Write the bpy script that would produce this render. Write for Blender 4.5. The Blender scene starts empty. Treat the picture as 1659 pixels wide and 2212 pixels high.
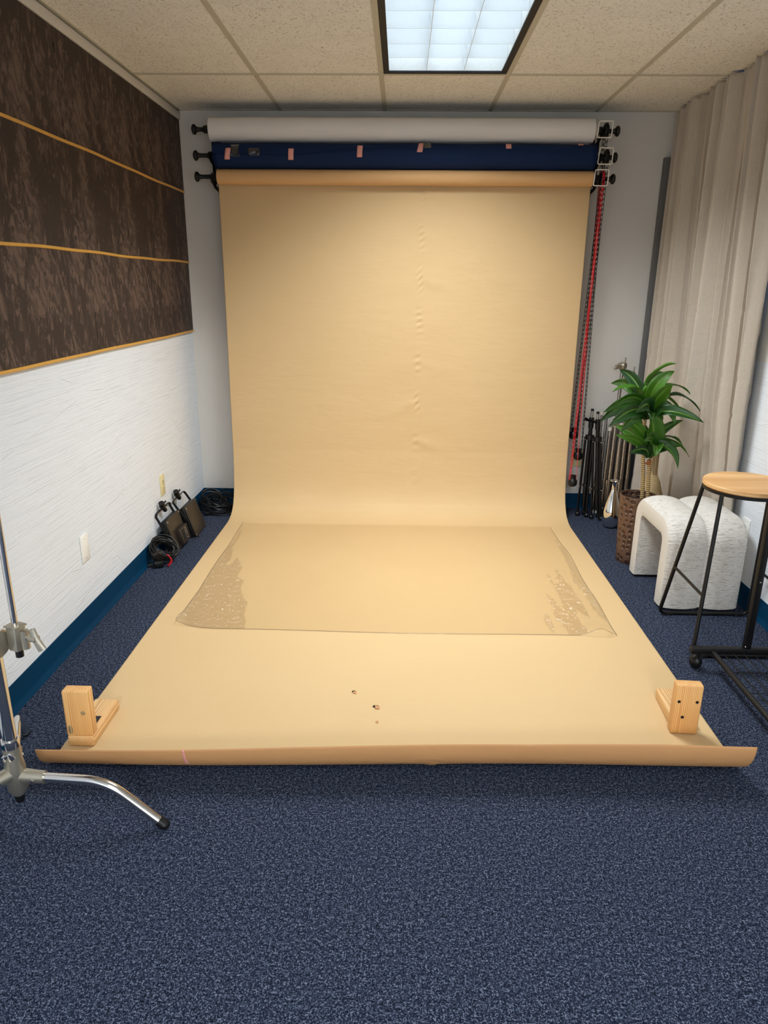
import bpy, bmesh, math, random
from mathutils import Vector, Matrix
random.seed(7)
PI = math.pi
S = bpy.context.scene
COL = S.collection
# ------------------------------------------------------------------ camera
FPX, PITCH, YAW, ROLL, CAMZ = 1525.9, 0.31074, -0.02162, 0.00891, 1.43073
def cam_axes():
    fwd = Vector((math.sin(YAW), math.cos(YAW), 0)); right = Vector((math.cos(YAW), -math.sin(YAW), 0)); up = Vector((0, 0, 1))
    f2 = fwd*math.cos(PITCH) - up*math.sin(PITCH); u2 = up*math.cos(PITCH) + fwd*math.sin(PITCH)
    return right*math.cos(ROLL) + u2*math.sin(ROLL), u2*math.cos(ROLL) - right*math.sin(ROLL), f2
r_, u_, f_ = cam_axes()
cd = bpy.data.cameras.new('camera'); cam = bpy.data.objects.new('camera', cd); COL.objects.link(cam)
cd.sensor_fit = 'HORIZONTAL'; cd.sensor_width = 36.0; cd.lens = FPX/1659*36.0; cd.clip_start = 0.05
cam.matrix_world = Matrix(((r_.x, u_.x, -f_.x, 0), (r_.y, u_.y, -f_.y, 0), (r_.z, u_.z, -f_.z, CAMZ), (0, 0, 0, 1)))
S.camera = cam
# ------------------------------------------------------------------ world, lamps, exposure
w = bpy.data.worlds.new('world'); S.world = w; w.use_nodes = True
w.node_tree.nodes['Background'].inputs[0].default_value = (0.5, 0.6, 0.8, 1); w.node_tree.nodes['Background'].inputs[1].default_value = 0.02
S.view_settings.view_transform = 'Standard'; S.view_settings.look = 'None'; S.view_settings.gamma = 1.0
S.view_settings.use_curve_mapping = False; S.view_settings.exposure = 0.15
S.cycles.use_denoising = True
XL, XR, YB, YF, HC = -1.3325, 1.6376, 4.61825, -4.5, 2.39428
T = 0.6096; GX = -0.72551; GY = 3.87194            # ceiling grid: tee positions
LAMP_W, LAMP_COL, LAMP_SPREAD = 37.0, (0.93, 0.975, 1.0), 136
def troffer_lamp(y0, power, spread):
    l = bpy.data.lights.new('troffer_light', 'AREA'); l.shape = 'RECTANGLE'; l.size = 0.55; l.size_y = 1.15
    l.energy = power; l.color = LAMP_COL; l.spread = math.radians(spread)
    o = bpy.data.objects.new('troffer_light', l); COL.objects.link(o); o.location = (GX + 1.5*T, y0 + T, HC - 0.004)
    return o
TROFFERS = [(GY - 2*T, LAMP_W), (GY - 8*T, LAMP_W*0.8), (GY - 12*T, LAMP_W*5.6)]  # both troffers behind the camera are unseen, added as frontal fill
for k, (y0, p) in enumerate(TROFFERS): troffer_lamp(y0, p, LAMP_SPREAD if k == 0 else 165)
# ------------------------------------------------------------------ materials
def srgb(r, g, b):
    f = lambda c: (c/255/12.92) if c/255 <= 0.04045 else ((c/255 + 0.055)/1.055)**2.4
    return (f(r), f(g), f(b), 1.0)
class NT:
    def __init__(s, name):
        s.m = bpy.data.materials.new(name); s.m.use_nodes = True; s.t = s.m.node_tree
        s.bsdf = s.t.nodes['Principled BSDF']; s.out = s.t.nodes['Material Output']
        s.tc = s.t.nodes.new('ShaderNodeTexCoord')
    def n(s, typ, props=None, **ins):
        nd = s.t.nodes.new('ShaderNode' + typ)
        for k, v in (props or {}).items(): setattr(nd, k, v)
        for k, v in ins.items():
            k = int(k[1:]) if k[0] == 'i' and k[1:].isdigit() else k.replace('_', ' ')
            s.put(nd.inputs[k], v)
        return nd
    def put(s, sock, v):
        if isinstance(v, bpy.types.NodeSocket): s.t.links.new(v, sock)
        elif isinstance(v, bpy.types.Node): s.t.links.new(v.outputs[0], sock)
        else: sock.default_value = v
    def b(s, **ins):
        for k, v in ins.items(): s.put(s.bsdf.inputs[k.replace('_', ' ')], v)
    def coord(s, scale=(1, 1, 1), src='Object', rot=(0, 0, 0), loc=(0, 0, 0)):
        return s.n('Mapping', Vector=s.tc.outputs[src], Scale=scale, Rotation=rot, Location=loc).outputs[0]
    def noise(s, vec, scale, detail=3.0, rough=0.55, dist=0.0):
        return s.n('TexNoise', Vector=vec, Scale=scale, Detail=detail, Roughness=rough, Distortion=dist).outputs[0]
    def ramp(s, fac, stops, interp='LINEAR'):
        nd = s.n('ValToRGB', i0=fac); cr = nd.color_ramp; cr.interpolation = interp
        while len(cr.elements) < len(stops): cr.elements.new(0.5)
        for e, (p, c) in zip(cr.elements, stops):
            e.position = p; e.color = c if len(c) == 4 else (*c, 1)
        return nd.outputs[0]
    def math(s, op, a, b=0.0):
        return s.n('Math', {'operation': op}, i0=a, i1=b).outputs[0]
    def mix(s, fac, a, b):
        nd = s.n('Mix', {'data_type': 'RGBA'}); s.put(nd.inputs[0], fac); s.put(nd.inputs[6], a); s.put(nd.inputs[7], b); return nd.outputs[2]
    def bump(s, h, strength=0.3, dist=0.002, normal=None):
        nd = s.n('Bump', Strength=strength, Distance=dist, Height=h)
        if normal is not None: s.put(nd.inputs['Normal'], normal)
        return nd.outputs[0]
def G(v): return (v, v, v, 1)
def plain(name, col, rough=0.5, metal=0.0, var=0.08, nscale=60, bump=0.05, spec=0.5, coat=0.0):
    k = NT(name); v = k.coord(); nz = k.noise(v, nscale)
    c2 = tuple(max(0, c*(1 - var)) for c in col[:3]) + (1,); c3 = tuple(min(1, c*(1 + var)) for c in col[:3]) + (1,)
    k.b(Base_Color=k.mix(nz, c2, c3), Roughness=k.n('MapRange', Value=nz, i3=max(0.02, rough - 0.05), i4=min(1, rough + 0.05)).outputs[0], Metallic=metal)
    k.bsdf.inputs['Specular IOR Level'].default_value = spec
    if bump: k.b(Normal=k.bump(nz, bump, 0.001))
    if coat: k.b(Coat_Weight=coat, Coat_Roughness=0.1)
    return k.m
M = {}
def carpet():
    k = NT('carpet'); v = k.coord()
    n1 = k.noise(v, 215, 2.0, 0.6); n2 = k.noise(v, 430, 1.0); n3 = k.noise(v, 9, 2.0)
    n4 = k.noise(v, 95, 1.0, 0.5); mixn = k.math('ADD', k.math('MULTIPLY', n1, 0.55), k.math('ADD', k.math('MULTIPLY', n2, 0.25), k.math('MULTIPLY', n4, 0.2)))
    c = k.ramp(mixn, [(0.36, srgb(5, 8, 16)), (0.46, srgb(22, 28, 43)), (0.535, srgb(50, 58, 77)), (0.62, srgb(114, 122, 140))])
    c = k.mix(k.n('MapRange', Value=n3, i1=0.3, i2=0.7, i3=0.0, i4=0.12).outputs[0], c, srgb(42, 50, 74))
    k.b(Base_Color=c, Roughness=0.95, Normal=k.bump(mixn, 0.6, 0.004)); k.bsdf.inputs['Specular IOR Level'].default_value = 0.1
    return k.m
M['carpet'] = carpet()
def wallpaper():
    k = NT('ribbed_white_wallpaper'); v = k.coord((2.2, 2.2, 140)); v2 = k.coord((5, 5, 300)); v3 = k.coord((1, 1, 1))
    n1 = k.noise(v, 1.0, 3.0, 0.6, 0.3); n2 = k.noise(v2, 1.0, 2.0); n3 = k.noise(v3, 220, 2.0)
    h = k.math('ADD', k.math('MULTIPLY', n1, 0.6), k.math('ADD', k.math('MULTIPLY', n2, 0.4), k.math('MULTIPLY', n3, 0.25)))
    c = k.ramp(h, [(0.35, srgb(208, 212, 217)), (0.62, srgb(229, 234, 240))])
    # a few hairline cracks where the paper has lifted
    cr = k.n('TexVoronoi', {'feature': 'DISTANCE_TO_EDGE'}, Vector=k.coord((0.5, 0.9, 2.6), loc=(0.3, 0.1, 0.2)), Scale=1.6).outputs[0]
    ce = k.ramp(cr, [(0.0, G(1)), (0.006, G(0))]); cm = k.math('MULTIPLY', ce, k.ramp(k.noise(v3, 2.3), [(0.52, G(0)), (0.6, G(1))]))
    k.b(Base_Color=c, Roughness=0.75, Normal=k.bump(cm, 0.5, 0.004, k.bump(h, 0.75, 0.0035)))
    return k.m
M['wallpaper'] = wallpaper()
M['wall_paint'] = plain('warm_white_paint', srgb(216, 212, 206), 0.7, var=0.03, nscale=180, bump=0.12)
M['wall_smooth'] = plain('smooth_white_paint', srgb(228, 226, 220), 0.6, var=0.02, nscale=120, bump=0.05)
def tile():
    k = NT('fissured_ceiling_tile'); v = k.coord()
    n1 = k.noise(v, 120, 2.5, 0.6, 1.2); n2 = k.noise(v, 7)
    c = k.ramp(n1, [(0.33, srgb(130, 124, 114)), (0.405, srgb(240, 237, 228)), (0.7, srgb(247, 244, 235))])
    c = k.mix(k.n('MapRange', Value=n2, i1=0.35, i2=0.65, i3=0, i4=0.25).outputs[0], c, srgb(222, 218, 208))
    h = k.ramp(n1, [(0.32, G(0)), (0.41, G(1))])
    k.b(Base_Color=c, Roughness=0.9, Normal=k.bump(h, 0.5, 0.003)); return k.m
M['tile'] = tile()
M['tee'] = plain('painted_tee_bar', srgb(196, 190, 172), 0.5, var=0.03)
M['base_vinyl'] = plain('blue_vinyl_cove_base', srgb(4, 54, 84), 0.55, var=0.06, nscale=25, bump=0.04, spec=0.1)
def brown_panel():
    k = NT('brown_bark_print')
    sep = k.n('SeparateXYZ', Vector=k.tc.outputs['Object'])
    # the print repeats every plank width along the wall
    ym = k.math('FLOORED_MODULO', sep.outputs[1], 0.4867); yi = k.math('FLOOR', k.math('DIVIDE', sep.outputs[1], 0.4867))
    zt = k.math('FLOOR', k.math('DIVIDE', k.math('SUBTRACT', sep.outputs[2], 1.146), 0.405))
    zo = k.math('ADD', sep.outputs[2], k.math('MULTIPLY', zt, 0.37))
    vec = k.n('CombineXYZ', X=k.math('MULTIPLY', yi, 0.0), Y=ym, Z=zo).outputs[0]
    v1 = k.n('Mapping', Vector=vec, Scale=(1, 17, 7.5)).outputs[0]
    n1 = k.noise(v1, 1.0, 9.0, 0.7, 2.2); n2 = k.noise(k.n('Mapping', Vector=vec, Scale=(1, 5.4, 2.0)).outputs[0], 1.0, 2.5, 0.55, 0.8)
    wv = k.n('TexWave', {'wave_type': 'RINGS'}, Vector=k.n('Mapping', Vector=vec, Scale=(1, 9, 3.2)).outputs[0], Scale=1.3, Distortion=9.0, Detail=3.0, Detail_Scale=1.6).outputs[1]
    f = k.math('ADD', k.math('MULTIPLY', n1, 0.62), k.math('MULTIPLY', n2, 0.38))
    m = k.ramp(f, [(0.505, G(0)), (0.52, G(1))])
    m = k.math('MULTIPLY', m, k.ramp(wv, [(0.3, G(0.4)), (0.45, G(1.0))]))
    ct = k.noise(k.n('Mapping', Vector=vec, Scale=(1, 9, 3.4)).outputs[0], 1.0, 4.0, 0.6, 2.6)
    vein = k.ramp(k.math('ABSOLUTE', k.math('SUBTRACT', k.math('FLOORED_MODULO', k.math('MULTIPLY', ct, 9.0), 1.0), 0.5)), [(0.05, G(1)), (0.14, G(0))])
    m = k.math('MAXIMUM', m, k.math('MULTIPLY', vein, k.ramp(n2, [(0.46, G(0)), (0.54, G(0.8))])))
    c = k.mix(m, srgb(54, 43, 39), srgb(100, 81, 71))
    edge = k.ramp(k.math('ABSOLUTE', k.math('SUBTRACT', ym, 0.004)), [(0.0, G(0.85)), (0.004, G(1))])
    c = k.mix(edge, srgb(44, 34, 30), c)
    k.b(Base_Color=c, Roughness=0.62, Normal=k.bump(m, 0.25, 0.001)); k.bsdf.inputs['Specular IOR Level'].default_value = 0.3
    return k.m
M['brown'] = brown_panel()
M['gold'] = plain('gold_trim', srgb(214, 160, 72), 0.45, var=0.12, nscale=40)
M['black_gap'] = plain('black_felt', srgb(14, 13, 13), 0.9)
def paper(name, col, dark, spec=0.25):
    k = NT(name); v = k.coord()
    n1 = k.noise(v, 2.2, 3.0); n2 = k.noise(v, 500, 1.0); n3 = k.noise(k.coord((3, 7, 9)), 1.6, 3.0)
    c = k.mix(n1, dark, col)
    h = k.math('ADD', k.math('MULTIPLY', n2, 0.04), k.math('MULTIPLY', n3, 0.8))
    k.b(Base_Color=c, Roughness=0.62, Normal=k.bump(h, 0.35, 0.01)); k.bsdf.inputs['Specular IOR Level'].default_value = spec
    return k.m
M['tan_paper'] = paper('tan_backdrop_paper', srgb(212, 181, 135), srgb(207, 176, 129))
M['tan_roll'] = paper('tan_paper_rolled', srgb(220, 174, 122), srgb(213, 167, 115))
M['tan_shaded'] = paper('tan_reverse_shaded', srgb(198, 147, 98), srgb(191, 140, 91))  # paper reverse, browner than the face and darkened for the curl's shade
M['white_paper'] = paper('white_backdrop_paper', srgb(226, 222, 218), srgb(220, 216, 212))
M['navy_paper'] = paper('navy_backdrop_paper', srgb(22, 42, 78), srgb(18, 36, 70), spec=0.12)
M['core'] = plain('cardboard_core', srgb(206, 196, 184), 0.8)
M['black_plastic'] = plain('black_plastic', srgb(10, 10, 11), 0.42, bump=0.03, spec=0.4)
M['black_metal'] = plain('black_powder_coat', srgb(10, 9, 9), 0.45, 0.0, bump=0.1, nscale=400, spec=0.35)
M['dark_bronze'] = plain('dark_bronze_housing', srgb(54, 46, 38), 0.42, 0.25, bump=0.02)
M['red_chain'] = plain('red_plastic', srgb(226, 30, 44), 0.35, bump=0)
M['white_wire'] = plain('white_coated_wire', srgb(240, 236, 228), 0.45)
def striped_tape():
    k = NT('pink_striped_tape'); sep = k.n('SeparateXYZ', Vector=k.tc.outputs['Object'])
    f = k.math('FLOORED_MODULO', k.math('ADD', sep.outputs[0], sep.outputs[2]), 0.0085)
    c = k.ramp(k.math('DIVIDE', f, 0.0085), [(0.0, srgb(214, 96, 84)), (0.5, srgb(236, 200, 186))], 'CONSTANT')
    k.b(Base_Color=c, Roughness=0.5); return k.m
M['tape'] = striped_tape()
def clear(name, tint, gloss_w, rough, extra=None):
    k = NT(name)
    tr = k.n('BsdfTransparent', Color=tint); gl = k.n('BsdfGlossy', Color=G(1), Roughness=rough)
    fr = k.n('Fresnel', IOR=1.5); f = k.math('MULTIPLY', fr.outputs[0], gloss_w)
    v = k.coord(); nz = k.noise(v, 26, 3.0, 0.6, 0.8); bp = k.bump(nz, 0.35, 0.006)
    k.put(gl.inputs['Normal'], bp)
    ms = k.n('MixShader', i0=f, i1=tr.outputs[0], i2=gl.outputs[0])
    k.t.links.new(ms.outputs[0], k.out.inputs[0]); return k.m
M['clear_tape'] = clear('clear_tape', (0.72, 0.74, 0.76, 1), 1.2, 0.15)
def vinyl():
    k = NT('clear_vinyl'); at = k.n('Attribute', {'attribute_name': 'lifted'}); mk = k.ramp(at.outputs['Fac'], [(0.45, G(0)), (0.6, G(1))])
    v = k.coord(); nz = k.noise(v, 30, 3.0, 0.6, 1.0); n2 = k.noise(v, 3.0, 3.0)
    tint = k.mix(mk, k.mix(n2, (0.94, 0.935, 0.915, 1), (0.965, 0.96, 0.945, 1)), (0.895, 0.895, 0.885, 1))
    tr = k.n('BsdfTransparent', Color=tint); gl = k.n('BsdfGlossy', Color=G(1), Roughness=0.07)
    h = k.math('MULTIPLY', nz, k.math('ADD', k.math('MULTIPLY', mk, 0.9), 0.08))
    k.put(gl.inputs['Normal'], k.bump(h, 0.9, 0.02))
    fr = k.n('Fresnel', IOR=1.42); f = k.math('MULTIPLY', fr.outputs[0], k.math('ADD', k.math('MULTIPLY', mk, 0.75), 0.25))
    ms = k.n('MixShader', i0=f, i1=tr.outputs[0], i2=gl.outputs[0]); k.t.links.new(ms.outputs[0], k.out.inputs[0]); return k.m
M['vinyl'] = vinyl()
M['vinyl_edge'] = clear('vinyl_rim', (0.74, 0.74, 0.75, 1), 0.7, 0.2)
def wood(name, light, dark, axis='Z', scale=1.0, ring=60):
    k = NT(name); sc = {'X': (2, 30, 30), 'Y': (30, 2, 30), 'Z': (30, 30, 2)}[axis]
    v = k.coord(tuple(c*scale for c in sc)); n = k.noise(v, 1.0, 4.0, 0.6, 0.6)
    sc2 = {'X': (0.15, 1, 1), 'Y': (1, 0.15, 1), 'Z': (1, 1, 0.15)}[axis]
    wv = k.n('TexWave', {'wave_type': 'RINGS', 'rings_direction': axis}, Vector=k.coord(sc2, loc=(0.03, 0.05, 0)), Scale=ring, Distortion=2.0, Detail=2.0, Detail_Scale=1.0).outputs[1]
    f = k.math('ADD', k.math('MULTIPLY', n, 0.55), k.math('MULTIPLY', wv, 0.45))
    k.b(Base_Color=k.mix(k.ramp(f, [(0.25, G(0)), (0.75, G(1))]), dark, light), Roughness=0.55, Normal=k.bump(f, 0.15, 0.001)); return k.m
M['pine_up'] = wood('fir_stud_upright', srgb(234, 188, 124), srgb(206, 146, 84), 'Z')
M['pine_flat'] = wood('fir_stud_flat', srgb(238, 200, 142), srgb(208, 156, 100), 'Y')
M['oak'] = wood('oak_seat', srgb(226, 182, 126), srgb(202, 152, 96), 'X', 0.7, 14)
M['chrome'] = plain('polished_chrome', (0.72, 0.70, 0.68, 1), 0.13, 1.0, var=0.03, bump=0)
M['steel'] = plain('brushed_steel_tube', (0.46, 0.43, 0.40, 1), 0.26, 1.0, var=0.05, bump=0)
M['nickel'] = plain('cast_nickel', (0.46, 0.42, 0.34, 1), 0.40, 0.88, var=0.08, nscale=200, bump=0.08)
M['mirror'] = plain('mirror_chrome', (0.80, 0.79, 0.78, 1), 0.05, 1.0, var=0.02, bump=0)
M['ivory'] = plain('ivory_plastic', srgb(224, 212, 166), 0.4)
M['white_plastic'] = plain('white_plastic', srgb(240, 239, 234), 0.35)
M['red_cloth'] = plain('red_fabric_tie', srgb(206, 20, 34), 0.8)
M['gray_panel'] = plain('grey_panel', srgb(104, 103, 102), 0.75, var=0.05)
M['dark_slab'] = plain('dark_grey_slab', srgb(84, 80, 78), 0.8)
M['frame_black'] = plain('black_trim', srgb(8, 10, 16), 0.6)
M['louver'] = plain('specular_aluminium_louver', (0.86, 0.9, 0.93, 1), 0.35, 0.0, var=0.02, bump=0)
M['housing'] = plain('white_enamel', srgb(235, 236, 236), 0.5)
def emit(name, col, st):
    k = NT(name); e = k.n('Emission', Color=col, Strength=st); k.t.links.new(e.outputs[0], k.out.inputs[0]); return k.m
M['tube_glow'] = emit('fluorescent_glow', (0.76, 0.91, 1.0, 1), 2.1)
M['dusk'] = emit('dusk_window', (0.12, 0.36, 1.0, 1), 1.6)
M['slat'] = plain('blind_slat', srgb(90, 120, 180), 0.5)
def linen():
    k = NT('linen_curtain'); v1 = k.coord((300, 300, 40)); v2 = k.coord((60, 60, 420)); v3 = k.coord((2, 2.2, 9))
    a = k.noise(v1, 1.0, 2.0); b = k.noise(v2, 1.0, 2.0); n = k.noise(v3, 1.0, 3.0, 0.6, 0.8)
    h = k.math('ADD', k.math('MULTIPLY', a, 0.5), k.math('MULTIPLY', b, 0.5))
    c = k.mix(h, srgb(172, 161, 147), srgb(206, 194, 179))
    k.b(Base_Color=c, Roughness=0.9, Normal=k.bump(n, 0.3, 0.012, k.bump(h, 0.35, 0.001)), Sheen_Weight=0.15); k.bsdf.inputs['Specular IOR Level'].default_value = 0.15
    return k.m
M['linen'] = linen()
def boucle():
    k = NT('crinkled_cream_fabric'); v = k.n('Mapping', Vector=k.tc.outputs['UV'], Scale=(34, 150, 1)).outputs[0]
    n = k.noise(v, 1.0, 2.0, 0.5, 1.0); n2 = k.noise(k.coord(), 700, 1.0)
    c = k.ramp(n, [(0.3, srgb(178, 172, 163)), (0.46, srgb(208, 203, 196)), (0.7, srgb(215, 211, 205))])
    h = k.math('ADD', n, k.math('MULTIPLY', n2, 0.1))
    k.b(Base_Color=c, Roughness=0.92, Normal=k.bump(h, 0.8, 0.005)); k.bsdf.inputs['Specular IOR Level'].default_value = 0.15; return k.m
M['boucle'] = boucle()
M['boucle_side'] = plain('cream_fabric_side', srgb(206, 201, 192), 0.92, var=0.08, nscale=260, bump=0.4)
def hammered():
    k = NT('hammered_bronze_pot'); v = k.n('Mapping', Vector=k.tc.outputs['UV'], Scale=(1, 1, 1)).outputs[0]
    vo = k.n('TexVoronoi', {'feature': 'F1'}, Vector=v, Scale=1.0, Randomness=0.45).outputs[0]
    h = k.ramp(vo, [(0.30, G(0)), (0.42, G(1))]); nz = k.noise(k.coord(), 30, 3.0)
    c = k.mix(h, k.mix(nz, srgb(58, 38, 30), srgb(84, 60, 48)), k.mix(nz, srgb(92, 68, 54), srgb(112, 84, 66)))
    k.b(Base_Color=c, Roughness=0.42, Metallic=0.3, Normal=k.bump(h, 0.9, 0.006)); return k.m
M['hammered'] = hammered()
M['soil'] = plain('dark_potting_bark', srgb(26, 22, 20), 0.95, var=0.5, nscale=90, bump=0.6)
def leaf():
    k = NT('dracaena_leaf'); sx = k.n('SeparateXYZ', Vector=k.tc.outputs['UV']); u = k.math('ABSOLUTE', k.math('SUBTRACT', sx.outputs[0], 0.5))
    oi = k.n('ObjectInfo')
    c = k.mix(k.ramp(u, [(0.02, G(1)), (0.07, G(0))]), k.mix(oi.outputs['Random'], srgb(20, 62, 26), srgb(78, 128, 28)), srgb(110, 152, 54))
    st = k.noise(k.n('Mapping', Vector=k.tc.outputs['UV'], Scale=(26, 1.2, 1)).outputs[0], 1.0, 2.0)
    c = k.mix(k.n('MapRange', Value=st, i1=0.4, i2=0.7, i3=0, i4=0.4).outputs[0], c, srgb(26, 66, 30))
    k.b(Base_Color=c, Roughness=0.36, Normal=k.bump(st, 0.2, 0.002)); return k.m
M['leaf'] = leaf()
def cane():
    k = NT('ringed_cane'); v = k.coord((1, 1, 1)); wv = k.n('TexWave', {'wave_type': 'BANDS', 'bands_direction': 'Z'}, Vector=v, Scale=28, Distortion=1.2, Detail=2.0).outputs[1]
    k.b(Base_Color=k.mix(wv, srgb(112, 88, 54), srgb(190, 164, 114)), Roughness=0.7, Normal=k.bump(wv, 0.4, 0.002)); return k.m
M['cane'] = cane()
M['sheath'] = plain('brown_leaf_sheath', srgb(140, 84, 40), 0.7)
def rope():
    k = NT('woven_seagrass'); v = k.coord((40, 40, 90)); n = k.noise(v, 1.0, 3.0, 0.6, 1.5)
    k.b(Base_Color=k.mix(n, srgb(166, 136, 92), srgb(222, 198, 152)), Roughness=0.85, Normal=k.bump(n, 0.6, 0.004)); return k.m
M['rope'] = rope()
M['bark'] = wood('pale_bark', srgb(196, 168, 120), srgb(120, 98, 70), 'Z')
# ------------------------------------------------------------------ mesh helpers
class B:
    def __init__(s): s.bm = bmesh.new(); s.uv = None
    def box(s, c, size, rot=None, bevel=0.0, seg=2, taper=None):
        mtx = Matrix.Translation(c) @ (rot.to_4x4() if rot is not None else Matrix.Identity(4)) @ Matrix.Diagonal((*size, 1))
        g = bmesh.ops.create_cube(s.bm, size=1.0, matrix=mtx)
        if bevel:
            ed = list({e for v in g['verts'] for e in v.link_edges})
            bmesh.ops.bevel(s.bm, geom=ed, offset=bevel, segments=seg, affect='EDGES', profile=0.5)
        return s
    def bb(s, x0, x1, y0, y1, z0, z1, bevel=0.0, seg=2):
        return s.box(((x0+x1)/2, (y0+y1)/2, (z0+z1)/2), (x1-x0, y1-y0, z1-z0), None, bevel, seg)
    def tube(s, pts, r, n=12, cap=True, closed=False, flat=None):
        P = [Vector(p) for p in pts]; m = len(P); rings = []
        nrm = None
        for i, p in enumerate(P):
            a = P[i-1] if (i > 0 or closed) else P[i]; b = P[(i+1) % m] if (i < m-1 or closed) else P[i]
            t = (b - a).normalized()
            if nrm is None:
                nrm = t.orthogonal().normalized() if flat is None else (Vector(flat) - t*t.dot(Vector(flat))).normalized()
            else:
                nrm = (nrm - t*t.dot(nrm))
                nrm = nrm.normalized() if nrm.length > 1e-6 else t.orthogonal().normalized()
            bn = t.cross(nrm); rr = r[i] if isinstance(r, list) else r
            rx, ry = rr if isinstance(rr, tuple) else (rr, rr)
            rings.append([s.bm.verts.new(p + nrm*math.cos(2*PI*k/n)*rx + bn*math.sin(2*PI*k/n)*ry) for k in range(n)])
        last = m if closed else m-1
        for i in range(last):
            A, Bq = rings[i], rings[(i+1) % m]
            for k in range(n): s.bm.faces.new((A[k], A[(k+1) % n], Bq[(k+1) % n], Bq[k]))
        if cap and not closed:
            s.bm.faces.new(rings[0][::-1]); s.bm.faces.new(rings[-1])
        return s
    def lathe(s, prof, c=(0, 0, 0), axis=(0, 0, 1), n=32, uvs=None):
        q = Vector((0, 0, 1)).rotation_difference(Vector(axis)).to_matrix(); c = Vector(c)
        uvl = s.bm.loops.layers.uv.verify() if uvs else None
        rings = []
        for (r, z) in prof:
            if r < 1e-6: rings.append([s.bm.verts.new(c + q @ Vector((0, 0, z)))])
            else: rings.append([s.bm.verts.new(c + q @ Vector((r*math.cos(2*PI*k/n), r*math.sin(2*PI*k/n), z))) for k in range(n)])
        for i in range(len(rings)-1):
            A, Bq = rings[i], rings[i+1]
            for k in range(n):
                k2 = (k+1) % n
                vs = [A[k % len(A)]] + ([A[k2]] if len(A) > 1 else []) + ([Bq[k2]] if len(Bq) > 1 else []) + [Bq[k % len(Bq)]]
                if len(vs) < 3: continue
                f = s.bm.faces.new(vs)
                if uvs and len(vs) == 4:
                    for lp, (a, b2) in zip(f.loops, ((k, i), (k+1, i), (k+1, i+1), (k, i+1))):
                        lp[uvl].uv = (a/n*uvs[0], prof[b2][1]*uvs[1])
        return s
    def grid(s, fn, nu, nv, closed_u=False, uvfn=None):
        V = [[s.bm.verts.new(fn(i, j)) for i in range(nu)] for j in range(nv)]
        uvl = s.bm.loops.layers.uv.verify() if uvfn else None
        for j in range(nv-1):
            for i in range(nu if closed_u else nu-1):
                i2 = (i+1) % nu
                f = s.bm.faces.new((V[j][i], V[j][i2], V[j+1][i2], V[j+1][i]))
                if uvfn:
                    for lp, (a, b) in zip(f.loops, ((i, j), (i+1, j), (i+1, j+1), (i, j+1))): lp[uvl].uv = uvfn(a, b)
        return V
    def sphere(s, c, r, n=16, scale=(1, 1, 1)):
        g = bmesh.ops.create_uvsphere(s.bm, u_segments=n, v_segments=max(6, n//2), radius=r, matrix=Matrix.Translation(c) @ Matrix.Diagonal((*scale, 1))); return s
    def poly(s, pts): s.bm.faces.new([s.bm.verts.new(p) for p in pts]); return s
def fillet(pts, r, n=5):
    P = [Vector(p) for p in pts]; out = [P[0]]
    for i in range(1, len(P)-1):
        a, b, c = P[i-1], P[i], P[i+1]; u = (a-b); v = (c-b)
        d = min(r, u.length*0.49, v.length*0.49); p0 = b + u.normalized()*d; p1 = b + v.normalized()*d
        for k in range(n+1):
            t = k/n; out.append(p0*(1-t)**2 + b*2*t*(1-t) + p1*t*t)
    out.append(P[-1]); return out
MW = {}
ONE_PIECE = {'chain_loop', 'cloth', 'louver', 'slats', 'wire_shelf', 'cable', 'frame'}
def clusters(bm):
    """islands of a mesh, grouped when they lie close to one another"""
    bm.verts.index_update(); bm.verts.ensure_lookup_table(); comp = [-1]*len(bm.verts); isl = []
    for v in bm.verts:
        if comp[v.index] >= 0: continue
        st = [v]; comp[v.index] = len(isl); cur = []
        while st:
            x = st.pop(); cur.append(x)
            for e in x.link_edges:
                o = e.other_vert(x)
                if comp[o.index] < 0: comp[o.index] = len(isl); st.append(o)
        lo = [min(q.co[d] for q in cur) for d in range(3)]; hi = [max(q.co[d] for q in cur) for d in range(3)]; isl.append((lo, hi))
    g = list(range(len(isl)))
    def root(a):
        while g[a] != a: a = g[a]
        return a
    for a in range(len(isl)):
        for c in range(a):
            gap = max(max(isl[a][0][d]-isl[c][1][d], isl[c][0][d]-isl[a][1][d]) for d in range(3)); sz = max(max(isl[k][1][d]-isl[k][0][d] for d in range(3)) for k in (a, c))
            if gap < 0.4*sz: g[root(a)] = root(c)
    roots = sorted({root(a) for a in range(len(isl))})
    return [[v.index for v in bm.verts if root(comp[v.index]) == rt] for rt in roots]
def link(name, bld, mat, parent=None, sharp=35, solid=0.0):
    if parent is not None and name not in ONE_PIECE:
        cl = clusters(bld.bm)
        if len(cl) > 1:
            first = None
            for ids in cl:
                keep = set(ids); nb = B(); nb.bm = bld.bm.copy(); nb.bm.verts.ensure_lookup_table()
                bmesh.ops.delete(nb.bm, geom=[v for v in nb.bm.verts if v.index not in keep], context='VERTS')
                o = link1(name, nb, mat, parent, sharp, solid); first = first or o
            bld.bm.free(); return first
    return link1(name, bld, mat, parent, sharp, solid)
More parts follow.
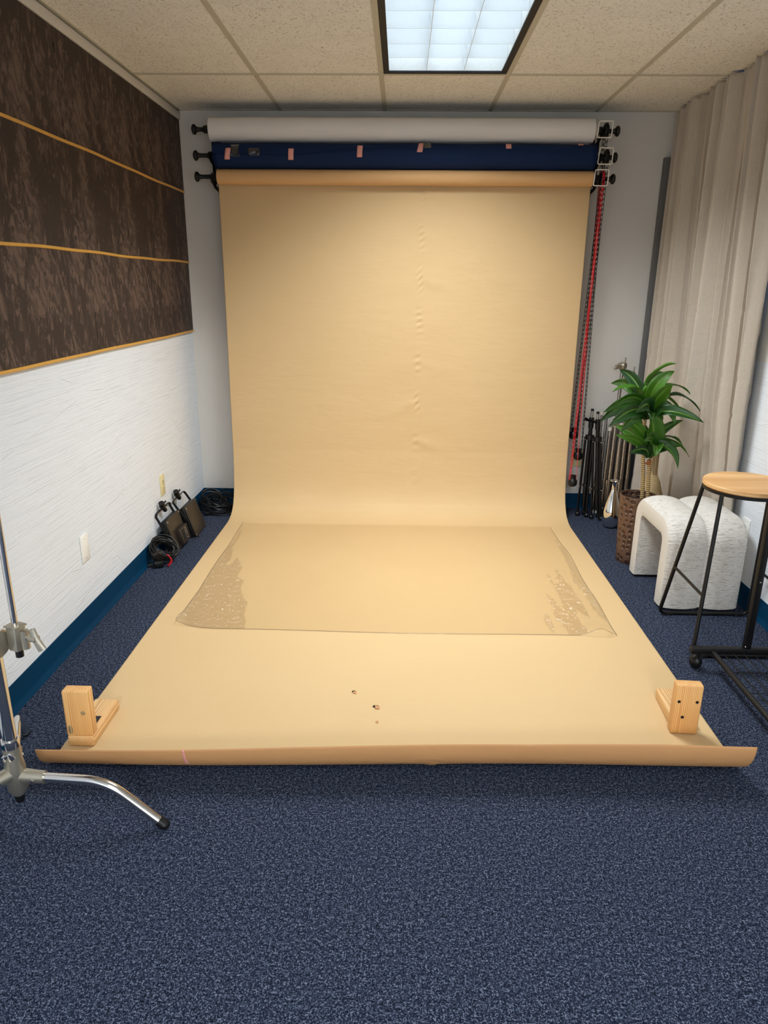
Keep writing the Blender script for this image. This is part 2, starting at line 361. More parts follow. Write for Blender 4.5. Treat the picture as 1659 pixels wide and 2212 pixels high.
def link1(name, bld, mat, parent=None, sharp=35, solid=0.0):
    me = bpy.data.meshes.new(name); bmesh.ops.recalc_face_normals(bld.bm, faces=bld.bm.faces) if solid == 0.0 else None
    bld.bm.to_mesh(me); bld.bm.free()
    for m_ in (mat if isinstance(mat, list) else [mat]): me.materials.append(M[m_] if isinstance(m_, str) else m_)
    o = bpy.data.objects.new(name, me); COL.objects.link(o)
    mw = Matrix.Identity(4)
    if parent is not None:
        mw = MW[parent.name]; me.transform(mw.inverted()); o.parent = parent
    MW[o.name] = mw
    for p in me.polygons: p.use_smooth = True
    me.set_sharp_from_angle(angle=math.radians(sharp))
    if solid:
        md = o.modifiers.new('thickness', 'SOLIDIFY'); md.thickness = solid; md.offset = 0
    return o
def thing(name, label, cat, loc=(0, 0, 0), rotz=0.0, group=None):
    o = bpy.data.objects.new(name, None); COL.objects.link(o); o.empty_display_size = 0.05
    o.location = loc; o.rotation_euler = (0, 0, rotz); MW[o.name] = Matrix.Translation(loc) @ Matrix.Rotation(rotz, 4, 'Z')
    return tag(o, label, cat, group)
def tag(o, label, cat, group=None):
    o['label'] = label; o['category'] = cat
    if group: o['group'] = group
    return o
def struct(name, bld, mat, label=None, **kw):
    o = link(name, bld, mat, **kw); o['kind'] = 'structure'
    o['label'] = label or name.replace('_', ' '); o['category'] = name.split('_')[0]
    return o
def hsh(*a):
    return (math.sin(a[0]*127.1 + (a[1] if len(a) > 1 else 0)*311.7 + 17.3)*43758.5453) % 1.0
# ------------------------------------------------------------------ room shell
b = B(); b.bb(XL-0.1, XR+0.1, YF-0.1, YB+0.1, -0.1, 0.0); struct('floor', b, 'carpet', 'navy blue speckled carpet floor')
b = B(); b.bb(XL-0.12, XL, YF-0.1, YB+0.1, 0, HC+0.25); struct('wall_left', b, 'wallpaper', 'left wall in ribbed white wallpaper')
b = B(); b.bb(XL, XR, YB, YB+0.12, 0, HC+0.25); struct('wall_back', b, 'wall_paint', 'back wall painted warm white')
b = B(); b.bb(XL, XR, YF-0.12, YF, 0, HC+0.25); struct('wall_front', b, 'wall_paint', 'wall behind the camera')
WY0, WY1, WZ0, WZ1 = 3.40, 4.40, 1.20, 2.20
b = B(); b.bb(XR, XR+0.12, YF-0.1, YB+0.1, 0, 1.115); struct('wall_right', b, 'wallpaper', 'lower right wall in ribbed white wallpaper')
b = B(); b.bb(XR, XR+0.12, YF-0.1, WY0, 1.115, HC+0.25); b.bb(XR, XR+0.12, WY1, YB+0.1, 1.115, HC+0.25); b.bb(XR, XR+0.12, WY0, WY1, 1.115, WZ0); b.bb(XR, XR+0.12, WY0, WY1, WZ1, HC+0.25)
struct('wall_right_upper', b, 'wall_smooth', 'upper right wall in smooth white paint')
b = B()
b.bb(XR+0.06, XR+0.10, WY0, WY0+0.04, WZ0, WZ1, 0.004); b.bb(XR+0.06, XR+0.10, WY1-0.04, WY1, WZ0, WZ1, 0.004); b.bb(XR+0.06, XR+0.10, WY0+0.04, WY1-0.04, WZ0, WZ0+0.04, 0.004); b.bb(XR+0.06, XR+0.10, WY0+0.04, WY1-0.04, WZ1-0.04, WZ1, 0.004)
win = struct('window_1', b, 'white_plastic', 'window in the right wall behind the curtain')
b = B(); b.bb(XR+0.085, XR+0.09, WY0+0.04, WY1-0.04, WZ0+0.04, WZ1-0.04); link('pane', b, 'dusk', win)
t = thing('venetian_blind', 'blue-lit mini blind in the window behind the beige curtain', 'blind', (XR+0.03, (WY0+WY1)/2, WZ1-0.02))
b = B()
for i in range(44):
    z = WZ0 + 0.02 + i*0.0212
    b.box((XR+0.03, (WY0+WY1)/2, z), (0.024, WY1-WY0-0.02, 0.001), Matrix.Rotation(0.35, 3, 'Y'))
link('slats', b, 'slat', t)
b = B(); b.bb(XR+0.015, XR+0.045, WY0+0.01, WY1-0.01, WZ1-0.035, WZ1-0.002, 0.003); link('head_rail', b, 'white_plastic', t)
# vinyl cove base
def cove(pts_xy, name, label):
    b = B(); (x0, y0), (x1, y1) = pts_xy; d = Vector((x1-x0, y1-y0, 0)); nrm = Vector((-d.y, d.x, 0)).normalized()
    prof = [(0.0, 0.1016), (0.003, 0.1005), (0.004, 0.03), (0.007, 0.016), (0.014, 0.006), (0.016, 0.0), (0.0, 0.0)]
    A = [b.bm.verts.new(Vector((x0, y0, 0)) + nrm*p + Vector((0, 0, z))) for p, z in prof]; C2 = [b.bm.verts.new(Vector((x1, y1, 0)) + nrm*p + Vector((0, 0, z))) for p, z in prof]
    for i in range(len(prof)): j = (i+1) % len(prof); b.bm.faces.new((A[i], A[j], C2[j], C2[i]))
    b.bm.faces.new(A); b.bm.faces.new(C2[::-1])
    struct(name, b, 'base_vinyl', label, sharp=50)
cove(((XL, YB), (XL, YF)), 'baseboard_left', 'blue vinyl cove base along the left wall')
cove(((XR, YF), (XR, YB)), 'baseboard_right', 'blue vinyl cove base along the right wall')
cove(((XR, YB), (XL, YB)), 'baseboard_back', 'blue vinyl cove base along the back wall')
# ceiling tiles in a tee grid; the troffer cells stay open
gx = [XL] + [GX + k*T for k in range(0, 4)] + [XR]
if gx[1] - gx[0] > T: gx.insert(1, GX - T)
gy = [GY - k*2*T for k in range(0, 7)]; gy = [YB] + [y for y in gy if y > YF] + [YF]
b = B(); tee = B()
for i in range(len(gx)-1):
    for j in range(len(gy)-1):
        y1, y0 = gy[j], gy[j+1]
        if abs(gx[i] - (GX + T)) < 0.01 and any(abs(y0 - ty) < 0.02 for ty, _ in TROFFERS): continue
        b.bb(gx[i], gx[i+1], y0, y1, HC+0.002, HC+0.022)
struct('ceiling', b, 'tile', 'suspended ceiling of fissured acoustic tiles')
for x in gx[1:-1]: tee.bb(x-0.012, x+0.012, YF, YB, HC-0.001, HC+0.024, 0.0008, 1)
for y in gy[1:-1]: tee.bb(XL, XR, y-0.012, y+0.012, HC-0.0016, HC+0.0235, 0.0008, 1)
for (x0, x1, y0, y1) in ((XL, XL+0.022, YF, YB), (XR-0.022, XR, YF, YB), (XL, XR, YB-0.022, YB), (XL, XR, YF, YF+0.022)): tee.bb(x0, x1, y0, y1, HC-0.001, HC+0.024)
struct('trim_1', tee, 'tee', 'painted metal tee grid of the ceiling')
b = B(); b.bb(XL, XL+0.018, YF, YB-0.001, 2.343, HC-0.012, 0.002); struct('trim_2', b, 'wall_paint', 'painted batten along the top of the left wall')
# ------------------------------------------------------------------ troffers
def troffer(y0, label):
    x0, x1, y1 = GX + T, GX + 2*T, y0 + 2*T
    a0, a1, c0, c1 = x0+0.013, x1-0.013, y0+0.013, y1-0.013; bw = 0.026
    t = thing('ceiling_troffer', label, 'ceiling light', ((x0+x1)/2, (y0+y1)/2, HC))
    b = B()
    for (p0, p1, q0, q1) in ((a0, a0+bw, c0, c1), (a1-bw, a1, c0, c1), (a0+bw, a1-bw, c0, c0+bw), (a0+bw, a1-bw, c1-bw, c1)): b.bb(p0, p1, q0, q1, HC-0.001, HC+0.006, 0.001, 1)
    link('frame', b, 'frame_black', t)
    i0, i1, j0, j1 = a0+bw, a1-bw, c0+bw, c1-bw
    b = B(); zt = HC+0.115
    for (p0, p1, q0, q1) in ((i0-0.004, i0, j0, j1), (i1, i1+0.004, j0, j1), (i0, i1, j0-0.004, j0), (i0, i1, j1, j1+0.004)): b.bb(p0, p1, q0, q1, HC+0.007, zt)
    b.bb(i0-0.004, i1+0.004, j0-0.004, j1+0.004, zt, zt+0.004); link('housing', b, 'housing', t)
    b = B(); b.bb(i0+0.002, i1-0.002, j0+0.002, j1-0.002, zt-0.006, zt-0.002); link('lamp_panel', b, 'tube_glow', t)
    b = B()
    def fin(p, q):   # a parabolic blade, thin at the lip and thick at the top
        p, q = Vector(p), Vector(q); d = (q-p).normalized(); nn = Vector((-d.y, d.x, 0))
        pr = [(0.0010, 0.0), (0.0018, 0.02), (0.004, 0.04), (0.009, 0.058)]
        ring = [(-w_, z) for w_, z in pr] + [(w_, z) for w_, z in reversed(pr)]
        A = [b.bm.verts.new(p + nn*w_ + Vector((0, 0, z))) for w_, z in ring]; C2 = [b.bm.verts.new(q + nn*w_ + Vector((0, 0, z))) for w_, z in ring]
        for i in range(len(ring)): j = (i+1) % len(ring); b.bm.faces.new((A[i], A[j], C2[j], C2[i]))
        b.bm.faces.new(A); b.bm.faces.new(C2[::-1])
    for k in range(1, 3): x = i0 + (i1-i0)*k/3; fin((x, j0+0.0005, HC+0.008), (x, j1-0.0005, HC+0.008))
    for k in range(1, 6): y = j0 + (j1-j0)*k/6; fin((i0+0.0005, y, HC+0.0085), (i1-0.0005, y, HC+0.0085))
    link('louver', b, 'louver', t)
troffer(TROFFERS[0][0], 'lit rectangular ceiling light with a three by six louvre grid, above the tan paper')
troffer(TROFFERS[1][0], 'added unseen ceiling light just behind the camera, fill for surfaces facing it')
troffer(TROFFERS[2][0], 'added unseen ceiling light far behind the camera, strong frontal fill')
# ------------------------------------------------------------------ brown panels on the left wall
def panel(y0, y1, z0, z1, label):
    b = B(); b.bb(XL, XL+0.012, y0, y1, z0, z1, 0.002, 1); tag(link('wall_panel', b, 'brown'), label, 'wall panel', 'brown bark-print panels on the left wall')
ZT = [1.148, 1.553, 1.954, 2.341]
panel(3.030, 4.606, ZT[2]+0.003, ZT[3], 'brown bark-print wall panel of the top row, right of the black seam')
panel(1.50, 3.022, ZT[2]+0.003, ZT[3], 'brown bark-print wall panel of the top row, left of the black seam')
panel(1.50, 4.600, ZT[1]+0.003, ZT[2]-0.003, 'long brown bark-print wall panel between the two upper gold strips')
panel(3.132, 4.592, ZT[0], ZT[1]-0.003, 'brown bark-print wall panel of the bottom row, right of its seam')
panel(1.50, 3.126, ZT[0], ZT[1]-0.003, 'brown bark-print wall panel of the bottom row, left of its seam')
b = B(); b.bb(XL, XL+0.006, 3.022, 3.030, ZT[2], ZT[3]); struct('trim_3', b, 'black_gap', 'black seam in the top row of brown panels')
def strip(z, amp, label, y1, ph):
    b = B(); n = 60
    b.tube([(XL+0.012, 1.5 + (y1-1.5)*i/n, z + amp*math.sin(ph + i*0.21) + amp*0.5*math.sin(i*0.6)) for i in range(n+1)], (0.0062, 0.0045), 8, flat=(0, 0, 1))
    tag(link('gold_strip', b, 'gold'), label, 'trim strip', 'gold strips across the brown panels')
strip(ZT[2], 0.0018, 'gold strip across the brown panels, highest of the three', 4.606, 0.4)
strip(ZT[1], 0.0024, 'gold strip across the middle of the brown panels', 4.60, 2.0)
strip(ZT[0]-0.004, 0.001, 'gold strip along the bottom edge of the brown panels', 4.592, 1.0)
# ------------------------------------------------------------------ wall plates
def plate(kind, side, y, z, mat, label):
    s = 1 if side == 'L' else -1; x = XL if side == 'L' else XR
    t = thing('wall_plate', label, 'wall plate', (x, y, z))
    b = B(); b.box((x + s*0.003, y, z), (0.006, 0.072, 0.118), None, 0.002); link('cover', b, mat, t)
    b = B()
    if kind == 'outlet':
        for dz in (-0.02, 0.02): b.lathe([(0, 0), (0.016, 0), (0.0165, 0.003), (0, 0.0035)], (x + s*0.005, y, z+dz), (s, 0, 0), 20)
        link('socket', b, mat, t); b = B()
        for dz in (-0.02, 0.02):
            for dy in (-0.006, 0.006): b.box((x + s*0.0088, y+dy, z+dz+0.002), (0.001, 0.0018, 0.007))
            b.box((x + s*0.0088, y, z+dz-0.009), (0.001, 0.004, 0.004))
        link('slot', b, 'black_plastic', t); b = B()
        b.lathe([(0, 0), (0.003, 0), (0.002, 0.0015), (0, 0.0018)], (x + s*0.006, y, z), (s, 0, 0), 10)
    else:
        for dz in (-0.042, 0.042): b.lathe([(0, 0), (0.0032, 0), (0.002, 0.0015), (0, 0.0018)], (x + s*0.006, y, z+dz), (s, 0, 0), 10)
    link('screw', b, 'steel', t)
plate('outlet', 'L', 3.797, 0.352, 'ivory', 'ivory power outlet low on the left wall above the light panels')
plate('blank', 'L', 2.779, 0.358, 'white_plastic', 'blank white wall plate low on the left wall, nearest the camera')
plate('outlet', 'R', 3.185, 0.345, 'white_plastic', 'white power outlet on the right wall behind the cream bench')
t = thing('wall_plate', 'beige wall plate low on the back wall behind the hanging chains', 'wall plate', (1.181, YB, 0.348))
b = B(); b.box((1.181, YB-0.003, 0.348), (0.072, 0.006, 0.118), None, 0.002); link('cover', b, 'ivory', t)
b = B(); b.lathe([(0, 0), (0.003, 0), (0.002, 0.0015), (0, 0.0018)], (1.181, YB-0.006, 0.348), (0, -1, 0), 10); link('screw', b, 'steel', t)
# ------------------------------------------------------------------ backdrop rolls on wall brackets
RY = 4.42
ROLLS = {'white': (2.257, 0.062, -1.093, 1.050), 'navy': (2.124, 0.066, -1.074, 1.070), 'tan': (2.014, 0.040, -1.065, 1.067)}
def bracket(side):
    s = -1 if side == 'left' else 1
    xp = s*1.098
    t = thing('roll_bracket', 'black triple-hook wall bracket at the %s ends of the paper rolls' % side, 'bracket', (xp, YB, 1.95))
    b = B(); b.bb(xp-0.015, xp+0.015, YB-0.006, YB, 1.94, 2.33, 0.002); link('back_plate', b, 'black_metal', t)
    for z in (2.257, 2.124, 2.014):
        b = B(); pts = [(xp, YB-0.006, z-0.06), (xp, RY+0.05, z-0.045), (xp, RY+0.02, z-0.030), (xp, RY-0.012, z-0.026), (xp, RY-0.028, z-0.012), (xp, RY-0.03, z+0.004)]
        b.tube(fillet(pts, 0.02), [(0.012, 0.005)]*len(fillet(pts, 0.02)), 8, flat=(0, 0, 1))
        b.tube([(xp, YB-0.006, z+0.035), (xp, RY+0.06, z-0.035)], (0.009, 0.004), 8, flat=(0, 0, 1))
        link('hook', b, 'black_metal', t)
    b = B(); b.tube([(xp, RY+0.052, 1.965), (xp, RY+0.06, 2.215)], (0.006, 0.022), 8, flat=(1, 0, 0)); link('brace', b, 'black_metal', t)
bracket('left'); bracket('right')
def expander(root, s, xe, z, r):
    """clamp plugged into a roll end: cone, threaded shaft and mushroom knob"""
    xk = s*1.182
    b = B(); b.lathe([(0.0, -0.03), (min(r-0.006, 0.03), -0.03), (0.033, 0.0), (0.022, 0.006), (0.020, 0.030), (0.012, 0.036), (0.011, abs(xk-xe)-0.03), (0.014, abs(xk-xe)-0.012), (0.0, abs(xk-xe)-0.012)], (xe, RY, z), (s, 0, 0), 24)
    ex = link('roll_clamp', b, 'black_plastic', root)
    b = B(); b.lathe([(0, -0.016), (0.012, -0.016), (0.014, -0.008), (0.025, 0.0), (0.0275, 0.006), (0.026, 0.013), (0.018, 0.018), (0, 0.020)], (xk - s*0.004, RY, z), (s, 0, 0), 28); link('knob', b, 'black_plastic', ex)
    return ex
def chain_wheel(root, x, z):
    b = B(); b.lathe([(0, -0.011), (0.034, -0.011), (0.036, -0.006), (0.027, 0.0), (0.036, 0.006), (0.034, 0.011), (0, 0.011)], (x, RY, z), (1, 0, 0), 28); wl = link('chain_wheel', b, 'black_plastic', root)
    q = 0.041; g = [(x-0.052, RY-0.05, z+q), (x+0.024, RY-0.05, z+q), (x+0.020, RY-0.05, z-q), (x-0.058, RY-0.05, z-q)]
    g = [Vector(p) for p in g]; pts = []
    for i in range(4):
        a, c, d = g[i-1], g[i], g[(i+1) % 4]
        p0 = c + (a-c).normalized()*0.008; p1 = c + (d-c).normalized()*0.008
        for k in range(4): tt = k/3; pts.append(p0*(1-tt)**2 + c*2*tt*(1-tt) + p1*tt*tt)
    b = B(); b.tube(pts, 0.0030, 8, closed=True)
    b.tube(fillet([(x-0.054, RY-0.05, z+0.02), (x-0.058, RY-0.03, z+0.015), (x-0.040, RY-0.004, z-0.005), (x-0.012, RY, z-0.002)], 0.01), 0.0022, 6); link('chain_guard', b, 'white_wire', wl)
def wobble_roll(b, x0, x1, z, r, n=40, m=60, a=0.0007, ph=0.0):
    b.grid(lambda i, j: (x0 + (x1-x0)*j/(m-1), RY + (r + a*math.sin(j*0.35+ph+2*math.sin(i*2*PI/n)))*math.cos(2*PI*i/n), z + (r + a*math.sin(j*0.35+ph+i*0.9))*math.sin(2*PI*i/n)), n, m, closed_u=True)
    for x, sg in ((x0, -1), (x1, 1)):
        b.lathe([(r, 0), (r-0.003, sg*0.0015), (0.032, sg*0.0015), (0.032, -sg*0.02)], (x, RY, z), (1, 0, 0), n)
CHX = {'white': 1.121, 'navy': 1.137, 'tan': 1.124}
def roll_thing(key, name, label, mat):
    z, r, x0, x1 = ROLLS[key]
    t = thing(name, label, 'backdrop roll' if key != 'tan' else 'backdrop', (0, RY, z - r))
    b = B(); wobble_roll(b, x0, x1, z, r, ph=r*100); link('paper_roll', b, 'tan_roll' if key == 'tan' else mat, t)
    b = B(); cx1 = x1 + (0.022 if key == 'white' else 0.006); cr = 0.044 if key == 'white' else 0.034
    for xa, xb in ((x0-0.004, x0+0.05), (x1-0.05, cx1)): b.tube([(xa, RY, z), (xb, RY, z)], cr if xb > 0 else 0.031, 28)
    link('core_tube', b, 'core', t)
    expander(t, -1, x0-0.006, z, 0.03); expander(t, 1, cx1+0.004, z, 0.03); chain_wheel(t, CHX[key], z)
    return t
tw = roll_thing('white', 'white_backdrop_roll', 'rolled white paper backdrop, topmost of the three rolls on the back wall', 'white_paper')
tn = roll_thing('navy', 'navy_backdrop_roll', 'rolled navy paper backdrop held with pink striped tape, between the white and tan rolls', 'navy_paper')
tt_ = roll_thing('tan', 'tan_backdrop', 'tan paper backdrop hung from the lowest roll and swept out over the carpet', 'tan_paper')
# loose flap on the navy roll: its edge runs diagonally and is held by tape
zN, rN = ROLLS['navy'][0], ROLLS['navy'][1]
def on_navy(x, a, lift=0.001): return (x, RY - (rN+lift)*math.cos(a), zN + (rN+lift)*math.sin(a))
def flap_a(x): # angle of the flap edge above the axis
    pts = [(-1.074, 0.02), (-0.63, -0.06), (-0.25, 0.42), (0.09, 0.72), (0.6, 0.95), (1.07, 1.0)]
    for (xa, ya), (xb, yb) in zip(pts, pts[1:]):
        if x <= xb: return ya + (yb-ya)*(x-xa)/(xb-xa)
    return pts[-1][1]
b = B(); b.grid(lambda i, j: on_navy(-1.074 + 2.144*i/70, -2.0 + (flap_a(-1.074+2.144*i/70)+2.0)*j/12, 0.0015 + 0.003*(j/12)**4), 71, 13); link('loose_flap', b, 'navy_paper', tn, solid=0.0008)
for x, a, ln, tilt in ((-0.987, 0.0, 0.056, 0.2), (-0.632, -0.02, 0.054, 0.06), (-0.247, 0.24, 0.060, 0.06), (0.092, 0.62, 0.060, 0.22), (0.579, 0.72, 0.034, 0.02), (0.980, 0.98, 0.02, 0.3)):
    b = B(); b.grid(lambda i, j: on_navy(x + (i/3-0.5)*0.030 + tilt*(0.5-j/8)*-ln, a + (j/8-0.5)*ln/rN, 0.0062), 4, 9); link('tape_strip', b, 'tape', tn, solid=0.0004)
for x, a, sx_, ln, sd in ((-0.945, 0.24, 0.05, 0.06, 1), (-0.838, 0.12, 0.075, 0.035, 2), (0.128, 0.78, 0.045, 0.045, 3)):
    b = B(); b.grid(lambda i, j: on_navy(x + (i/8-0.5)*sx_*(0.8+0.3*hsh(j, sd)), a + (j/8-0.5)*ln/rN, 0.007 + 0.005*hsh(i+sd, j)), 9, 9); link('clear_tape_piece', b, 'clear_tape', tn, solid=0.0004)
# paper sheet: hangs from the back of the tan roll, sweeps onto the carpet, curls up at its free end
zT, rT = ROLLS['tan'][0], ROLLS['tan'][1]
prof = []
for k in range(6): a = PI/2 - k/5*PI/2; prof.append((RY + (rT+0.001)*math.cos(a), zT + (rT+0.001)*math.sin(a)))
for z in [zT - 0.05*i for i in range(1, 33)]:
    q = (zT - z)/1.6; prof.append((RY + rT + 0.001 - 0.018*q*q, z))
y0, z0 = prof[-1]; C1 = [(y0, z0), (y0-0.022, 0.17), (4.415, 0.002), (4.16, 0.0025)]
for k in range(1, 25):
    q = k/24; prof.append(tuple(C1[0][d]*(1-q)**3 + 3*C1[1][d]*q*(1-q)**2 + 3*C1[2][d]*q*q*(1-q) + C1[3][d]*q**3 for d in (0, 1)))
CURL_R = 0.121
def resample(P, step):
    out = [P[0]]; acc = 0.0
    for a, c in zip(P, P[1:]):
        L = math.dist(a, c); d = step - acc
        while d <= L: out.append((a[0] + (c[0]-a[0])*d/L, a[1] + (c[1]-a[1])*d/L)); d += step
        acc = L - (d - step)
    return out
hang = resample(prof, 0.011); NH = len(hang)
NF, NC = 190, 26
WX = 1.074
us = sorted(set([round(-WX + 0.004*i, 4) for i in range(14)] + [round(WX - 0.004*i, 4) for i in range(14)] + [round(0.045 + 0.0045*i, 4) for i in range(34)] + [round(-WX + 0.05 + 0.022*i, 4) for i in range(93)]))
def sheet_pt(x, j):
    """x position and row -> point, with the curl slightly skewed across the width"""
    yc = 1.905 + 0.031*(x/WX) + 0.006*math.sin(3.2*x+0.5)
    if j < NH: y, z = hang[j]
    elif j < NH + NF:
        q = (j - NH + 1)/NF; y = 4.16 + (yc - 4.16)*q; z = 0.0025
    else:
        q = (j - NH - NF + 1)/NC; amax = 1.56 + 0.07*math.sin(2.3*x+1.2) + (0.10 if x > 0.4 else 0.0)*min(1, (x-0.4)/0.4 if x > 0.4 else 0)
        a = q*amax; rr = CURL_R*(1 + 0.05*x - 0.06*max(0.0, -x-0.3))
        y, z = yc - rr*math.sin(a), 0.0025 + rr*(1 - math.cos(a))
    return x, y, z
def crease(x, s):
    """crumple marks the roll core left: a column near the middle and small crimps along both edges, every 0.245 m"""
    d = 0.0; per = 0.245; k = math.floor(s/per); f = s/per - k; hk = hsh(k, 3)
    cx = 0.105 + 0.018*(hk-0.5) + 0.02*(f-0.5); dx = x - cx; ds = (f-0.5)*per
    g = math.exp(-(dx*dx)/(0.018**2) - ds*ds/(0.075**2))
    d += g*0.0042*math.sin(ds*(90+110*hk) + dx*(40+120*hsh(k, 8)) + hk*6)*(0.5+hk)
    for sg, k2 in ((1, 5), (-1, 9)):
        hk2 = hsh(k, k2); sl = 0.25 + 0.5*hk2; u_ = dx*sg - 0.005
        if u_ > 0: d += 0.0085*(hk2-0.25)*math.exp(-((ds - sl*u_*0.5)**2)/(0.022**2 + 0.010*u_))*math.exp(-u_/0.16)*(1-math.exp(-u_/0.02))
    for sg in (-1, 1):
        e = WX - sg*x
        if e < 0.06: d += 0.0016*math.exp(-((f-0.5)*per/0.05)**2)*math.sin(s*330 + e*240 + hk*5)*math.exp(-((e-0.018)/0.016)**2)
    d += 0.0030*math.sin(x*2.7+0.6*s)*math.sin(s*2.1+0.8) + 0.0014*math.sin(x*6.1-1.3*s)*math.sin(s*5.3+2*x)
    return d
b = B(); NV = NH + NF + NC
base = {}
ys = [sheet_pt(0, j) for j in range(NV)]
cum = [0.0]
for j in range(1, NV): cum.append(cum[-1] + math.dist(ys[j-1][1:], ys[j][1:]))
def sheet(i, j):
    x = us[i]; p = Vector(sheet_pt(x, j)); jj = min(max(j, 1), NV-2); a = Vector(sheet_pt(x, jj-1)); c = Vector(sheet_pt(x, jj+1)); tg = (c-a).normalized(); nn = Vector((0, tg.z, -tg.y))
    if nn.length == 0: nn = Vector((0, -1, 0))
    if nn.z < 0 and abs(nn.z) > 0.5: nn = -nn
    amp = 1.0 if j < NH-20 else (0.30 if j < NH+NF-6 else 0.7)
    dd = crease(x, cum[j])*amp*min(1.0, j/14)
    if NH-20 <= j < NH+NF-6: dd = abs(dd)
    return p + nn*dd
b.grid(sheet, len(us), NV)
sheet_o = link('paper_sheet', b, ['tan_shaded', 'tan_paper'], tt_, sharp=180, solid=0.0006)
sheet_o.modifiers['thickness'].material_offset = 1
for i, (x, y, s_) in enumerate(((-0.155, 2.269, 0.9), (-0.071, 2.177, 1.2), (-0.066, 2.088, 0.7))):
    if i < 2:
        b = B(); b.poly([(x + s_*0.009*math.cos(a)*(0.7+0.5*hsh(a, i)), y + 0.003 + s_*0.008*math.sin(a)*(0.7+0.5*hsh(a+2, i)), 0.0042) for a in [k*PI/5 for k in range(10)]]); link('torn_hole', b, 'black_gap', tt_)
    b = B(); b.grid(lambda p, q: (x + s_*(0.004 + 0.013*(p/5-0.4)), y - s_*0.012 + s_*0.014*q/5*(0.7+0.3*hsh(p, i)), 0.0050 + s_*0.004*math.sin(q/5*PI*0.6)*(1-0.3*p/5)), 6, 6); link('torn_flap', b, 'tan_shaded', tt_, solid=0.0005)
xq = -0.628; pr_ = [sheet_pt(xq, NV-1-k) for k in range(14)]
b = B(); b.grid(lambda i, j: Vector(pr_[j]) + Vector(((i/2-0.5)*(0.006 + 0.010*j/13) , -0.003, 0.0005)), 3, 14); link('tape_strip', b, 'tape', tt_, solid=0.0004)
# ------------------------------------------------------------------ pull chains with weights
def chain(key, mat, y, zlow, x0, x1, label):
    t = thing('pull_chain', label, 'chain', (x1, y, zlow))
    b = B(); z1 = ROLLS[key][0]
    def link_rect(c, up, side, L=0.026, wd=0.013, th=0.0022):
        c, up, side = Vector(c), Vector(up).normalized(), Vector(side).normalized()
        R = Matrix((side, up.cross(side), up)).transposed()
        for s in (-1, 1): b.box(c + side*s*(wd/2-th/2), (th, th, L), R)
        for s in (-1, 1): b.box(c + up*s*(L/2-0.003), (wd, th*1.2, 0.004), R)
    n = int((z1 - zlow - 0.06)/0.0262)
    for s in (-1, 1):
        for k in range(n):
            q = k/max(1, n-1); z = z1 - 0.02 - (z1 - 0.02 - zlow - 0.055)*q
            yy = RY + s*0.036 + (y + s*0.006 - RY - s*0.036)*q; xx = x0 + (x1 + s*0.021 - x0)*q**1.0
            ang = (q*0.5 + (0.25 if s > 0 else 0)) if key != 'tan' else 0.3 + 1.1*q*(s > 0)
            link_rect((xx, yy, z), (0, 0, 1), (math.cos(ang), math.sin(ang), 0))
    for k in range(9):
        a = PI*k/8; link_rect((x0, RY + 0.036*math.cos(a), z1 + 0.036*math.sin(a) + 0.004), (0, -math.sin(a), math.cos(a)), (1, 0, 0), 0.016)
    link('chain_loop', b, mat, t, sharp=20)
    b = B(); b.lathe([(0, 0.0), (0.016, 0.0), (0.026, 0.008), (0.029, 0.024), (0.026, 0.040), (0.017, 0.049), (0.017, 0.068), (0.020, 0.072), (0, 0.072)], (x1, y, zlow), (0, 0, 1), 24); link('weight', b, 'black_plastic', t)
chain('white', 'black_plastic', 4.50, 0.50, 1.121, 1.117, 'black pull chain of the white roll, its weight hanging highest')
chain('navy', 'black_plastic', 4.45, 0.375, 1.137, 1.144, 'black pull chain of the navy roll, its weight at middle height')
chain('tan', 'red_chain', 4.39, 0.215, 1.124, 1.110, 'red pull chain of the tan backdrop with the lowest black weight')
# ------------------------------------------------------------------ clear vinyl sheet on the paper
def unpx(px, py, z=0.006):
    d = f_ + r_*((px-829.5)/FPX) - u_*((py-1106)/FPX); k = (z - CAMZ)/d.z; return (d.x*k, d.y*k)
def zoomed(pts, ox, oy, sc): return [unpx(ox + x/sc, oy + y/sc) for x, y in pts]
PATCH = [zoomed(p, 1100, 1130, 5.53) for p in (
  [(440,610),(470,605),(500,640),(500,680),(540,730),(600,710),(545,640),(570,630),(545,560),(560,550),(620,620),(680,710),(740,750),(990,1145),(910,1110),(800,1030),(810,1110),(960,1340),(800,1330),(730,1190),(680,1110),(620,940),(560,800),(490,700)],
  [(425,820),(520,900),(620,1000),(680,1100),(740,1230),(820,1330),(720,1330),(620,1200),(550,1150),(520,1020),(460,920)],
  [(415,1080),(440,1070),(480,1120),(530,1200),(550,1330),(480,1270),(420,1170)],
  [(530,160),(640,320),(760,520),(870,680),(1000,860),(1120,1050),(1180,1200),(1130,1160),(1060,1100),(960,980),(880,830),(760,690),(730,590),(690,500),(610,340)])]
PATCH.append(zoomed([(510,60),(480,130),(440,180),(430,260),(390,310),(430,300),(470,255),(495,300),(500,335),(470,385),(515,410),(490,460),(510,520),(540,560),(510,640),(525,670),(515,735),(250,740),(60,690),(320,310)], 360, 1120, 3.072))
def inside(p, poly):
    x, y = p; c = False; j = len(poly)-1
    for i in range(len(poly)):
        xi, yi = poly[i]; xj, yj = poly[j]
        if (yi > y) != (yj > y) and x < (xj-xi)*(y-yi)/(yj-yi) + xi: c = not c
        j = i
    return c
t = thing('clear_vinyl_sheet', 'clear vinyl sheet lying flat on the tan paper, its corners curling', 'vinyl sheet', (-0.01, 3.46, 0.004))
b = B(); NX, NY = 240, 170
vx = []
for i in range(NX):
    q = i/(NX-1); vx.append(-0.968 + 1.912*q)
